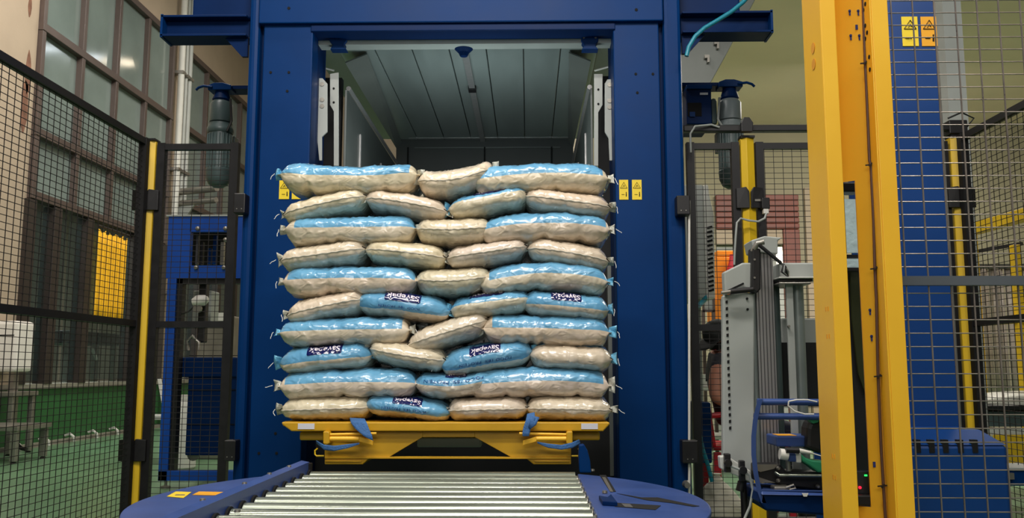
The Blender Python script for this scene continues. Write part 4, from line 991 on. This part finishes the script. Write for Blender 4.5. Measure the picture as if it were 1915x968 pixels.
# ================================================================== YELLOW NEAR COLUMN
Yc_ = 1.95
yc = thing('yellow_column', 'tall yellow channel column in the right foreground', 'column', (.745, 2.0, 0))
xA, xB, xC, xD = AX(1555, Yc_), AX(1584, Yc_), AX(1654, Yc_), AX(1686, Yc_)
dep = .13; tk = .004; zt = 2.7
MB().box(xA, xB, Yc_, Yc_ + tk, 0, zt).build('left_flange', YEL, yc, .0015)
MB().box(xA, xA + tk, Yc_ + tk, Yc_ + dep, 0, zt).build('left_wall', YEL, yc, .0015)
def ywl(X): return Yc_ + dep - (X - xA) / (xC - xA) * .085
def wpt(px, py, off=0):
    Y = 2.0
    for _ in range(20): Y = ywl(at(px, py, Y).x) - off
    return at(px, py, Y)
def wq(Xa, Xb, z0, z1, nm): MB().prism([(Xa, ywl(Xa), z0), (Xb, ywl(Xb), z0), (Xb, ywl(Xb) + tk, z0), (Xa, ywl(Xa) + tk, z0)], (0, 0, z1 - z0)).build(nm, YEL, yc)
zw = wpt(1595, 338).z; zw2 = wpt(1600, 945).z; xo = wpt(1612, 600).x
wq(xA + tk, xC - tk, zw, zt, 'back_web'); wq(xo, xC - tk, zw2, zw, 'web_strip'); wq(xA + tk, xC - tk, 0, zw2, 'lower_web')
MB().box(xC - tk, xC, Yc_, ywl(xC) + tk, 0, zt).build('right_wall', YEL, yc, .0015)
MB().box(xC, xD, Yc_, Yc_ + tk, 0, zt).build('right_flange', YEL, yc, .0015)
MB().box(xA - .04, xD + .04, Yc_ - .05, Yc_ + dep + .05, 0, .01).build('base_plate', YEL, yc)
KEY = mat('keyhole_mast_blue', (40, 52, 120), .7, var=0)  # blue of the mast as seen through the holes
for (x, y) in ((1589, 23), (1605, 23), (1591, 69), (1607, 69), (1627, 582), (1630, 631)):
    q = wpt(x, y, .001); MB().lathe([(.0035, 0), (.0035, .001)], (q.x, q.y, q.z + .003), (0, -1, 0), 10).box(q.x - .0018, q.x + .0018, q.y - .001, q.y, q.z - .008, q.z + .002).build('keyhole', KEY, yc)
for (x, y) in ((1602, 51), (1635, 868)):
    q = wpt(x, y, .001); MB().box(q.x - .003, q.x + .003, q.y - .001, q.y, q.z - .006, q.z + .006).build('slot', KEY, yc)
for (yy, z) in ((1.972, 1.79), (1.984, 1.78), (1.978, 1.74), (1.97, 1.72), (1.982, 1.71), (1.965, 1.66), (1.965, 1.63)):
    MB().lathe([(.005, 0), (.005, .001)], (xC - tk - .0002, yy, z), (-1, 0, 0), 10).build('slot', HOLE, yc)
for (py, dz) in ((90, .014), (120, .016)):
    q = at(1523, py, Yc_ + .06); MB().lathe([(.012, 0), (.013, .0008)], (xA - .0002, Yc_ + .06, q.z), (-1, 0, 0), 16).build('paint_mark', mat('worn_yellow', (236, 160, 40), .5, var=.2), yc)
for (py) in (580, 632, 860, 900):
    for dx in (.035, .05): MB().box(xA - .0012, xA, Yc_ + dx, Yc_ + dx + .003, AZ(py, Yc_), AZ(py, Yc_) + .01).build('slot', mat('worn_yellow', (236, 160, 40)), yc)
t = thing('column_cable', 'brown cable tied down the inside of the yellow column', 'cable', (AX(1640, 2.0), 2.05, .3))


MB().tube([wpt(x, y, .012) for x, y in ((1613, -40), (1614, 0), (1616, 60), (1618, 118), (1622, 200), (1626, 300), (1629, 310), (1634, 420), (1636, 500), (1639, 560), (1642, 700), (1648, 840), (1652, 905), (1657, 985))], .0035, 8).build('cable', mat('brown_cable', (92, 62, 48), .5, var=.1), t, smooth=True)
for (x, y) in ((1617, 118), (1627, 308), (1636, 502), (1643, 703), (1650, 908)):
    c = wpt(x, y, .016); MB().bar(c + Vector((-.010, 0, -.001)), c + Vector((.010, 0, .001)), .003, .003).bar(c + Vector((-.003, -.003, -.004)), c + Vector((.004, -.003, .004)), .003, .003).build('cable_tie', BLK, t)
# things seen in the slot of the column
t = thing('scanner_unit', 'black framed tall guard unit visible through the slot of the yellow column', 'sensor', (AX(1595, 2.2, 700), 2.2, AZ(880, 2.2, 1600)))
Ys = 2.12
MB().pbox(1570, 1611, 340, 358, Ys, .05).build('top_cap', BLK, t, .004)
MB().pbox(1566, 1584, 358, 480, Ys + .02, .05).build('black_hose', BLK, t, .01)
MB().pbox(1576, 1614, 372, 472, Ys + .14, .01).build('pale_reflection', PALEB, t)  # added pale sheet, its colour stands in for the mirror's bright reflection
MB().pbox(1574, 1614, 476, 482, Ys + .1, .02).build('cross_bar', BLK, t); MB().pbox(1574, 1614, 500, 506, Ys + .1, .02).build('cross_bar', BLK, t)
MB().pbox(1576, 1614, 482, 500, Ys + .14, .01).build('pale_reflection', PALEB, t)
MB().pbox(1570, 1622, 506, 880, Ys + .16, .01).build('dark_panel', DARK, t)
MB().pprism([(1590, 506), (1604, 506), (1614, 640), (1620, 740), (1606, 700), (1594, 600)], Ys + .15, .008).build('olive_panel', OLIVEF, t)
t = thing('led_controller', 'dark controller box with red and green indicator lights low in the yellow column', 'controller', at(1617, 944, 2.03))
MB().pbox(1598, 1634, 880, 924, 2.04, .03).build('housing', mat('smoky_plastic', (48, 50, 54), .2, var=.15), t, .003)
MB().pbox(1596, 1638, 925, 946, 2.02, .05).build('tray', BLK, t, .004)
MB().lathe([(.003, 0), (.003, .002)], at(1608, 911, 2.038), (0, -1, 0), 12).build('red_indicator', LEDR, t)
MB().pbox(1617, 1622, 887, 890, 2.037, .002).build('green_indicator', LEDG, t)

# ================================================================== BLUE WRAPPER MAST
Ym = 3.0
t = thing('wrapper_mast', 'tall blue stretch wrapper mast on slotted base behind the near mesh', 'machine', (AX(1720, Ym, 800), 3.05, 0))
xm0, xm1 = AX(1655, Ym, 500), AX(1779, Ym, 500)
MB().box(xm0, xm1, Ym, Ym + .3, .7, 3.2).build('mast', BLUE_M, t, .005)
MB().box(xm1, xm1 + .012, Ym + .02, Ym + .1, .72, 3.2).build('chain_strip', STEEL, t)
ml = [(1687, 1717, LYEL, 'hand'), (1723, 1752, LORG, 'person')]
for a, b, mm, kd in ml: warn_label(t, a, b, 31, 86, Ym - .003, mm, kd)
Yb = 2.75
zb = AZ(832, Yb, 1780); xa_, xb_ = AX(1640, Yb, 900), AX(1888, Yb, 900)
MB().box(xa_, xb_, Yb, Ym + .35, 0, zb).build('base_cabinet', BLUE_M, t, .01)
MB().prism([(xa_, Yb, zb), (xb_, Yb, zb), (xb_ - .03, Yb + .10, zb + .04), (xa_, Yb + .10, zb + .04)], (0, .24, 0)).build('sloped_lid', BLUE_M, t, .002)
for px in (1717, 1743, 1769, 1797, 1824):
    MB().pbox(px - 5, px + 5, 822, 846, Yb - .003, .02).build('vent_slot', HOLE, t)

# ================================================================== FILM CARRIAGE
Yq = 2.45
fc = thing('film_carriage', 'grey stretch film carriage with upright rollers and slotted housing', 'machine', at(1430, 900, Yq))
MB().pprism([(1352, 552), (1389, 546), (1411, 548), (1411, 905), (1352, 858)], Yq, .025).build('slotted_housing', GREYP, fc, .004)
MB().pprism([(1354, 508), (1389, 491), (1408, 491), (1408, 540), (1390, 538), (1356, 552)], Yq - .01, .035).build('upper_box', GREYP, fc, .004)
MB().pprism([(1354, 545), (1390, 528), (1392, 530), (1356, 548)], Yq - .014, .004).build('box_slot', HOLE, fc)
for k in range(20):
    yy = 562 + k * 12.4
    MB().pprism([(1357 + k * .35, yy), (1361 + k * .35, yy - 1), (1361 + k * .35, yy + 5), (1357 + k * .35, yy + 5)], Yq - .002, .004).build('vent_slot', HOLE, fc)
for (x, y) in ((1397, 558), (1398, 578)): MB().lathe([(.0035, 0), (.0035, .002)], at(x, y, Yq - .002), (0, -1, 0), 8).build('bolt_hole', HOLE, fc)
MB().pprism([(1407, 462), (1423, 465), (1423, 540), (1416, 548), (1406, 540)], Yq - .03, .05).build('black_bracket', BLK, fc, .004)
MB().tube([at(1366, 545, Yq - .03), at(1408, 541, Yq - .03)], .0075, 14).build('black_handle', BLK, fc, smooth=True)
for (x, y) in ((1411, 485), (1411, 519)): MB().lathe([(.003, 0), (.003, .002)], at(x, y, Yq - .032), (0, -1, 0), 8).build('screw', STEEL, fc)
MB().tube([at(1349, 547, Yq - .03), at(1366, 545, Yq - .03)], .005, 10).build('chrome_tip', STEEL, fc, smooth=True)
# aluminium extrusion with T-slots
xe0, xe1 = AX(1423, Yq, 700), AX(1457, Yq, 700); ze0, ze1 = AZ(905, Yq, 1440), AZ(452, Yq, 1440)
MB().box(xe0, xe1, Yq + .02, Yq + .1, ze0, ze1).build('extrusion', ALU, fc, .002)
for k in range(5):
    x = xe0 + (xe1 - xe0) * (k + .6) / 5.4
    MB().box(x, x + .002, Yq + .0185, Yq + .02, ze0, ze1 - .01).build('groove', mat('groove_shadow', (70, 70, 72), .6, .3, var=0), fc)
MB().pprism([(1405, 449), (1430, 441), (1463, 444), (1455, 450), (1455, 475), (1410, 470)], Yq + .01, .09).build('top_cap', GREYP, fc, .003)
MB().tube([at(1408, 470, Yq - .02), at(1416, 455, Yq - .03), at(1428, 452, Yq - .03)], .008, 10).build('hose_fitting', STEEL, fc, smooth=True)
MB().tube([at(1420, 458, Yq - .035), at(1461, 492, Yq - .035)], .005, 10).build('gas_strut', BLK, fc, smooth=True)
for k in range(5):
    MB().tube([at(1456 + k * 2, 490 + k, Yq - .01), at(1466 + k, 494 + k * 2, Yq - .02), at(1462 + k * 3, 508, Yq - .02), at(1474, 516, Yq - .01)], .0035, 6).build('cable_loop', [BLK, GREYP, BLK, BLK, STEEL][k], fc, smooth=True)
MB().pbox(1458, 1540, 491, 522, Yq + .08, .08).build('rear_panel', GREYP, fc, .004)
MB().pbox(1457, 1540, 517, 520, Yq - .02, .12).build('top_shelf', WHITEP, fc, .002)
MB().pbox(1457, 1520, 521, 526, Yq - .01, .11).build('black_plate', BLK, fc, .002)
MB().pbox(1457, 1517, 527, 531, Yq - .02, .12).build('lower_shelf', STEEL, fc, .002)
for a, b, mm, dz in ((1459, 1477, MOTOR, .03), (1493, 1517, GALV, .0)):
    xa_, xb_ = AX(a, Yq, 700), AX(b, Yq, 700)
    MB().lathe([((xb_ - xa_) / 2, AZ(905, Yq)), ((xb_ - xa_) / 2, AZ(532, Yq))], ((xa_ + xb_) / 2, Yq + .04 + dz, 0), n=28).build('upright_roller', mm, fc, smooth=True)
MB().pbox(1477, 1490, 532, 905, Yq + .0, .01).build('flat_bar', GREYP, fc, .001)
MB().pbox(1457, 1530, 640, 760, Yq + .12, .02).build('dark_back', DARK, fc)
MB().lathe([(.0035, 0), (.0035, .01)], at(1474, 610, Yq - .002), (0, -1, 0), 10).build('screw', STEEL, fc)
xg0, xg1 = AX(1412, Yq, 700), AX(1423, Yq, 700)
MB().tube([((xg0 + xg1) / 2, Yq + .03, AZ(905, Yq)), ((xg0 + xg1) / 2, Yq + .03, AZ(546, Yq))], (xg1 - xg0) / 2, 20).build('guide_tube', GALV, fc, smooth=True)
# lower sensor arm
MB().pprism([(1346, 853), (1360, 852), (1404, 880), (1404, 902), (1396, 898), (1348, 876)], Yq - .06, .03).build('sensor_arm', WHITEP, fc, .003)
for (a_, b_, c_, d_) in ((1356, 1367, 848, 883), (1384, 1394, 861, 900)): MB().pbox(a_, b_, c_, d_, Yq - .08, .02).build('clip', BLK, fc, .002)
for (x, y) in ((1360, 865), (1388, 878)): MB().lathe([(.01, 0), (.01, .015)], at(x, y, Yq - .082), (0, -1, 0), 12).build('knob', BLK, fc, smooth=True)
MB().tube([at(1389, 890, Yq - .05), at(1394, 980, Yq - .05)], .009, 12).build('black_leg', BLK, fc, smooth=True)
MB().tube([at(1388, 900, Yq - .05), at(1384, 918, Yq - .05)], .012, 12).build('black_knuckle', BLK, fc, smooth=True)
MB().tube([at(x, y, Yq - .09) for x, y in ((1360, 868), (1385, 878), (1402, 888), (1408, 915), (1403, 945), (1390, 975))], .0035, 8).build('grey_cable', GREYP, fc, smooth=True)
# blue bumper
Yu = 2.28
pts = [(1418, 746), (1413, 762), (1408, 785), (1405, 815), (1405, 850), (1409, 885), (1415, 915), (1424, 940)]
m = MB()
for i in range(len(pts) - 1):
    m.bar(at(*pts[i], Yu), at(*pts[i + 1], Yu), .016, .05)
bm_ = MB().grid(lambda u, v: at(pts[round(u * 7)][0], pts[round(u * 7)][1], Yu + .06 * (v > .4)) + Vector((.012 * (v in (.25, .5)), 0, 0)), 7, 4, wrapv=True).build('bumper_side', BLUE_L, fc, smooth=True)
for y in (751, 778): MB().tube([at(1416 if y < 760 else 1410, y, Yu + .03), at(1600, y + 1, Yu + .03)], .0085, 12).build('bumper_rail', BLUE_L, fc, smooth=True)
MB().prism([at(1424, 918, Yu), at(1560, 922, Yu), at(1560, 965, Yu), at(1432, 955, Yu), at(1420, 938, Yu)], (0, .16, 0)).build('lower_tray', BLUE_D, fc, .006)
MB().prism([at(1424, 918, Yu), at(1560, 922, Yu), at(1560, 927, Yu - .01), at(1424, 925, Yu - .01)], (0, .17, 0)).build('tray_rim', BLUE_L, fc, .003)
MB().prism([at(1424, 918, Yu), at(1560, 920, Yu), at(1560, 920, Yu + .16), at(1430, 910, Yu + .16)], (0, 0, .004)).build('tray_top', BLUE_L, fc, .001)
MB().tube([at(x, y, Yu) for x, y in ((1475, 750), (1474, 758), (1485, 768), (1505, 774), (1522, 774))], .002, 6).build('white_wire', WHITE, fc, smooth=True)
MB().tube([at(x, y, Yu) for x, y in ((1475, 750), (1490, 747), (1510, 747), (1528, 751))], .002, 6).build('white_wire', WHITE, fc, smooth=True)
bx = MB().pbox(1452, 1550, 815, 835, Yu + .06, .1).build('blue_gearbox', BLUE_L, fc, .004)
z_ = AZ(815, Yu + .06, 1480)
MB().box(AX(1458, Yu + .06, 815), AX(1492, Yu + .06, 815), Yu + .07, Yu + .13, z_, z_ + .001).build('yellow_label', LORG, bx)
MB().pprism([(1516, 784), (1540, 784), (1540, 850), (1508, 838), (1510, 800)], Yu + .04, .06).build('black_guard', BLK, fc, .01)
MB().pprism([(1512, 784), (1535, 783), (1530, 790), (1520, 792)], Yu + .03, .03).build('green_collar', GREENP, fc, .003)
MB().tube([at(1458, 848, Yu + .03), at(1473, 850, Yu + .03)], .014, 14).build('white_connector', WHITE, fc, smooth=True)
MB().tube([at(1469, 841, Yu + .02), at(1494, 842, Yu + .02)], .008, 12).build('black_sleeve', BLK, fc, smooth=True)
MB().tube([at(1494, 842, Yu + .02), at(1516, 846, Yu + .02)], .006, 12, .004).build('white_plug', WHITE, fc, smooth=True)
MB().tube([at(1516, 846, Yu + .02), at(1535, 852, Yu + .02)], .0016, 6).build('plug_wire', WHITE, fc)
MB().pbox(1476, 1490, 848, 863, Yu + .03, .03).build('blue_valve', BLUE_L, fc, .003)
MB().pbox(1489, 1499, 847, 865, Yu + .028, .034).build('valve_cap', WHITE, fc, .003)
MB().tube([at(1473, 848, Yu + .05), at(1475, 880, Yu + .05)], .006, 10).build('steel_pin', STEEL, fc, smooth=True)
MB().pprism([(1498, 848), (1508, 856), (1520, 860), (1545, 862), (1545, 884), (1530, 883), (1516, 872), (1500, 862)], Yu + .04, .05).build('green_cover', GREENP, fc, .004)
MB().pprism([(1414, 868), (1460, 868), (1470, 880), (1560, 884), (1560, 920), (1450, 905), (1415, 900)], Yu + .07, .06).build('black_arm', BLK, fc, .004)
MB().pprism([(1414, 868), (1455, 868), (1448, 876), (1422, 882), (1414, 878)], Yu + .064, .004).build('steel_plate', STEEL, fc)
MB().pprism([(1414, 890), (1450, 902), (1414, 902)], Yu + .064, .004).build('steel_plate', STEEL, fc)
for (x, y) in ((1455, 875), (1455, 898), (1529, 909)): MB().lathe([(.0055, 0), (.0055, .004), (.003, .008)], at(x, y, Yu + .06), (0, -1, 0), 12).build('hex_bolt', STEEL, fc, smooth=True)
MB().tube([at(1450, 883, Yu + .05), at(1457, 888, Yu + .04), at(1560, 889, Yu + .04)], .004, 10).build('chrome_tube', CHROME, fc, smooth=True)
MB().pbox(1448, 1480, 909, 925, Yu + .03, .04).build('latch_block', STEEL, fc, .004)
MB().tube([at(1470, 911, Yu + .02), at(1484, 906, Yu + .02), at(1488, 912, Yu + .02), at(1476, 915, Yu + .02)], .003, 8).build('latch_loop', STEEL, fc, smooth=True)
MB().pprism([(1500, 922), (1512, 922), (1509, 928), (1503, 928)], Yu - .012, .004).build('small_tag', WHITE, fc)
# mounting arm joining carriage to mast (behind the yellow column)
MB().box(AX(1500, Yq, 700), AX(1640, Yq + .2, 600), Yq + .18, Yq + .26, .9, 1.1).build('mounting_arm', GREYP, fc, .005)

# ================================================================== RED CHAIR, PERSON, ETC.
Yr = 5.9
px_ = AX(1350, Yr, 750)
t = thing('plastic_chair', 'red plastic chair the seated person sits on', 'chair', (px_ + .15, Yr, 0))
zs = .46
MB().grid(lambda u, v: (px_ - .1 + u * .46, Yr - .22 + v * .44, zs - .02 + .02 * abs(2 * v - 1) ** 3), 8, 10).build('seat', RED, t, smooth=True, solid=.02)
MB().grid(lambda u, v: (px_ - .13 - .03 * u + .03 * (2 * v - 1) ** 2, Yr - .22 + v * .44, zs + u * .26), 8, 10).build('backrest', RED, t, smooth=True, solid=.02)
for dx in (-.08, .34):
    for dy in (-.19, .19): MB().bar((px_ + dx * 1.12, Yr + dy * 1.12, 0), (px_ + dx, Yr + dy, zs - .03), .045, .035).build('leg', RED, t, .004)
MB().tube([(px_ - .12, Yr - .24, zs + .2), (px_ + .1, Yr - .25, zs + .22), (px_ + .28, Yr - .24, zs + .18), (px_ + .3, Yr - .21, zs)], .018, 8).build('armrest', RED, t, smooth=True)

def skin(name, verts, edges, m, parent, sub=2, root=0):
    me = bpy.data.meshes.new(name); o0 = orig(parent)
    me.from_pydata([Vector(v[:3]) - o0 for v in verts], edges, [])
    me.materials.append(m)
    o = bpy.data.objects.new(name, me); COL.objects.link(o); o.parent = parent
    md = o.modifiers.new('skin', 'SKIN'); md.use_smooth_shade = True
    lay = me.skin_vertices[0] if me.skin_vertices else None
    if lay is None:
        bpy.context.view_layer.objects.active = o
        me.attributes  # skin layer is created with the modifier below
    for i, v in enumerate(verts):
        sv = me.skin_vertices[0].data[i]; r = v[3] if isinstance(v[3], tuple) else (v[3], v[3]); sv.radius = r
        sv.use_root = (i == root)
    s = o.modifiers.new('sub', 'SUBSURF'); s.levels = sub; s.render_levels = sub
    return o
def person():
    # seated facing +X (right), bent forward a little, cap on
    bx_, by_ = px_ + .005, Yr
    t = thing('person', 'seated person in dark t-shirt and cap behind the mesh beside grey housing', 'person', (bx_, by_, 0))
    P = lambda x, y, z, r: (bx_ + x, by_ + y, z, r)
    V = [P(.08, 0, .56, .13), P(.07, 0, .70, .12), P(.03, 0, .84, .125), P(.0, 0, .97, .125), P(.0, -.02, 1.06, .065), P(-.01, -.05, 1.10, .052), P(-.03, -.08, 1.15, .082), P(-.035, -.09, 1.20, .07),
         P(-.04, -.16, 1.00, .06), P(-.085, -.22, .88, .052), P(-.10, -.25, .77, .046), P(.03, -.23, .73, .040), P(.15, -.18, .73, .030), P(.21, -.16, .73, .028),
         P(.0, .16, 1.00, .06), P(.0, .23, .86, .05), P(.0, .24, .76, .044), P(.12, .2, .74, .038), P(.22, .14, .74, .03), P(.26, .12, .74, .028),
         P(.16, -.11, .56, .085), P(.42, -.13, .56, .07), P(.46, -.13, .30, .055), P(.44, -.13, .09, .04), P(.56, -.13, .05, .04),
         P(.16, .11, .56, .085), P(.42, .13, .56, .07), P(.46, .13, .30, .055), P(.44, .13, .09, .04), P(.56, .13, .05, .04)]
    E = [(0, 1), (1, 2), (2, 3), (3, 4), (4, 5), (5, 6), (6, 7), (3, 8), (8, 9), (9, 10), (10, 11), (11, 12), (12, 13), (3, 14), (14, 15), (15, 16), (16, 17), (17, 18), (18, 19),
         (0, 20), (20, 21), (21, 22), (22, 23), (23, 24), (0, 25), (25, 26), (26, 27), (27, 28), (28, 29)]
    skin('body', V, E, SKIN, t)
    # fingers
    for s_ in (-1, 1):
        hy = -.155 if s_ < 0 else .12
        for k in range(4):
            o = (k - 1.5) * .018; ln = (.045, .05, .048, .038)[k]
            MB().tube([(bx_ + (.225 if s_ < 0 else .27), by_ + hy + o, .735), (bx_ + (.225 if s_ < 0 else .27) + ln, by_ + hy + o, .72), (bx_ + (.225 if s_ < 0 else .27) + ln * 1.5, by_ + hy + o, .695)], .0085, 8, .007).build('finger', SKIN, t, smooth=True)
        MB().tube([(bx_ + .19, by_ + hy - s_ * .03, .735), (bx_ + .225, by_ + hy - s_ * .055, .73), (bx_ + .25, by_ + hy - s_ * .06, .715)], .009, 8, .008).build('thumb', SKIN, t, smooth=True)
    g = lambda v, k: v[:3] + ((v[3] * k),)
    idx = [0, 1, 2, 3, 4, 8, 9, 14, 15]
    VS = [g(V[i], 1.10) for i in idx]; VS[4] = P(.0, -.015, 1.05, .074); VS[6] = P(-.078, -.21, .90, .062); VS[8] = P(.0, .215, .90, .06)
    skin('t_shirt', VS, [(0, 1), (1, 2), (2, 3), (3, 4), (3, 5), (5, 6), (3, 7), (7, 8)], SHIRT, t)
    idx = [0, 20, 21, 22, 25, 26, 27]
    VT = [g(V[i], 1.12) for i in idx]; VT += [P(.44, -.13, .13, .05), P(.44, .13, .13, .05)]
    skin('trousers', VT, [(0, 1), (1, 2), (2, 3), (3, 7), (0, 4), (4, 5), (5, 6), (6, 8)], TROUS, t)
    # shoes
    for s_ in (-1, 1):
        skin('shoe', [P(.42, s_ * .13, .05, .045), P(.5, s_ * .13, .045, .045), P(.6, s_ * .13, .035, .034)], [(0, 1), (1, 2)], BLK, t)
    # head details: face looks to -X slightly down; nose, eyes, mouth, ears, cap
    hx, hy, hz = bx_ - .03, by_ - .08, 1.155
    d_ = Vector((-.72, -.5, -.5)).normalized(); side = Vector((0, 0, 1)).cross(d_).normalized(); up = d_.cross(side)
    H = Vector((hx, hy, hz))
    MB().lathe([(.012, 0), (.009, .02), (.004, .03)], H + d_ * .08 - up * .01, d_, 10).build('nose', SKIN, t, smooth=True)
    for s_ in (-1, 1):
        MB().lathe([(.009, 0), (.006, .004), (.001, .006)], H + d_ * .082 + side * s_ * .03 + up * .015, d_, 10).build('eye', HOLE, t, smooth=True)
        MB().lathe([(.02, -.008), (.022, 0), (.015, .008)], H + side * s_ * .088, side * s_, 12).build('ear', SKIN, t, smooth=True)
    MB().bar(H + d_ * .085 - up * .045 - side * .02, H + d_ * .085 - up * .045 + side * .02, .006, .006).build('mouth', RED, t)
    MB().lathe([(.094, -.01), (.097, .02), (.086, .06), (.055, .09), (.01, .1)], H + up * .02, up, 24).build('cap_crown', CAPM, t, smooth=True)
    MB().grid(lambda u, v: H + up * (.025 - .02 * u) + d_ * (.07 + .11 * u * (1 - .35 * (2 * v - 1) ** 2)) + side * (2 * v - 1) * .085 * (1 - .25 * u), 5, 8).build('cap_brim', CAPM, t, smooth=True, solid=.004)
    MB().lathe([(.09, -.05), (.092, -.01)], H - d_ * .008 + up * .0, up, 20).build('hair', HAIR, t, smooth=True)
person()
# blue tool cabinet beside the chair
tag(MB().pbox(1300, 1331, 752, 866, 5.4, .3).build('tool_box', BLUE, None, .01), 'blue metal box beside the red chair behind the mesh', 'box')
# red drum below chair front
# white sack cone
t = thing('white_sack', 'white conical sack standing on the floor behind the right mesh panel', 'sack', (AX(1342, 5.2, 940), 5.2, 0))
zt_ = AZ(898, 5.2, 1342)
xs_ = AX(1342, 5.2, 940)
MB().grid(lambda u, v: (xs_ + (.03 + .13 * min(1, u * 2.2) ** .8 - .0 * u) * (1 + .05 * math.sin(v * 14 * PI) * u) * math.cos(2 * PI * v) * (1 if u < .95 else .9), 5.2 + (.03 + .11 * min(1, u * 2.2) ** .8) * math.sin(2 * PI * v), zt_ * (1 - u) + .002), 14, 28, wrapv=True).build('sack_body', GREYFOAM, t, smooth=True)
MB().lathe([(.03, 0), (.036, .01), (.02, .03), (.026, .045)], (xs_, 5.2, zt_ - .005), n=14).build('tied_neck', GREYFOAM, t, smooth=True)
tag(MB().tube([at(x, y, 5.0) for x, y in ((1303, 770), (1306, 800), (1314, 840), (1324, 870), (1332, 900))], .012, 8).build('blue_hose', TEAL, smooth=True), 'thin teal hose hanging down behind the right mesh panel', 'hose')

# ================================================================== FAR RIGHT
t = thing('yellow_guard_rail', 'yellow framed guard rails beyond the right side fence', 'guard rail', (3.9, 7.0, 0))
Yz = 7.0
def ybar(a, b, Ya, Yb_, w=.05): MB().bar(at(*a, Ya), at(*b, Yb_), w, w).build('rail', YEL_P, t, .004)
ybar((1822, 428), (1930, 398), 7.2, 6.6, .09); ybar((1826, 604), (1930, 596), 7.2, 6.8, .05)
q = at(1908, 600, 6.9); MB().box(q.x - .03, q.x + .03, 6.87, 6.93, 0, AZ(458, 6.9, 1905)).build('post', YEL_P, t, .004)
q2 = at(1828, 600, 7.2); MB().box(q2.x - .03, q2.x + .03, 7.17, 7.23, 0, AZ(428, 7.2, 1828)).build('post', YEL_P, t, .004)
MB().bar(at(1826, 470, 7.2), at(1912, 455, 6.9), .025, .025).build('thin_rail', BLK, t)
t = thing('strip_curtain', 'pale translucent strip curtain beyond the right corner post', 'curtain', (AX(1870, 7.6, 600), 7.6, .9))
for k in range(8):
    a = 1828 + k * 14
    xa_, xb_ = AX(a, 7.6, 600), AX(a + 13, 7.6, 600); z0_, z1_ = AZ(735, 7.6, 1870), AZ(500, 7.6, 1870)
    MB().grid(lambda u, v: (xa_ + (xb_ - xa_) * u, 7.6 + .02 * math.sin(u * PI) + .012 * (k % 2), z0_ + (z1_ - z0_) * v), 4, 3).build('strip', PINKC, t, smooth=True, solid=.003)
MB().bar((AX(1826, 7.6, 500), 7.6, AZ(498, 7.6, 1870)), (AX(1945, 7.6, 500), 7.6, AZ(498, 7.6, 1870)), .04, .04).build('hanging_rail', STEEL, t)
t = thing('packing_conveyor', 'yellow sided conveyor with pale bags beyond the right side fence', 'conveyor', (AX(1880, 6.2, 850), 6.2, 0))
Yk = 6.2
xk0, xk1 = AX(1828, Yk, 760), 5.0
MB().box(xk0, xk1, Yk, Yk + .6, AZ(758, Yk, 1870) - .03, AZ(758, Yk, 1870)).build('belt', BLK, t, .004)
MB().box(xk0 + .05, xk1, Yk - .02, Yk, AZ(812, Yk, 1870), AZ(800, Yk, 1870)).build('edge_strip', WHITEP, t, .003)
MB().box(xk0 + .08, xk1, Yk - .03, Yk - .021, AZ(868, Yk, 1870), AZ(812, Yk, 1870)).build('side_panel', YEL_P, t, .003)
for x in (xk0 + .06, xk0 + .9): MB().box(x, x + .05, Yk + .1, Yk + .15, 0, AZ(762, Yk, 1870) - .02).build('leg', STEEL, t)
MB().box(xk0 + .1, xk1, Yk + .05, Yk + .5, AZ(798, Yk, 1870), AZ(770, Yk, 1870)).build('under_frame', MOTOR, t)
tag(MB().grid(lambda u, v: (xk0 + .03 + u * .8, Yk + .06 + .4 * v, AZ(758, Yk, 1870) + .003 + .09 * (math.sin(PI * u) * math.sin(PI * v)) ** .35 + .008 * noise.noise(Vector((u * 6, v * 5, 0)))), 24, 14).build('pale_bag', SEALW, None, smooth=True), 'pale crumpled bag lying on the far yellow conveyor', 'bag')
t = thing('blue_floor_beam', 'blue horizontal machine beam at the right edge beside the mast base', 'beam', (2.6, 4.4, 0))
MB().box(AX(1866, 4.2, 890), 3.6, 4.2, 4.4, AZ(908, 4.2, 1890), AZ(878, 4.2, 1890)).build('beam', BLUE, t, .004)
MB().box(AX(1866, 4.2, 890), 3.6, 4.19, 4.41, AZ(878, 4.2, 1890), AZ(874, 4.2, 1890)).build('top_rail', GREYP, t)
MB().pbox(1882, 1897, 884, 896, 4.18, .02).build('clip', STEEL, t)
for x in (2.5, 3.4): MB().box(x, x + .08, 4.25, 4.35, 0, AZ(908, 4.2, 1890)).build('leg', BLUE_D, t)
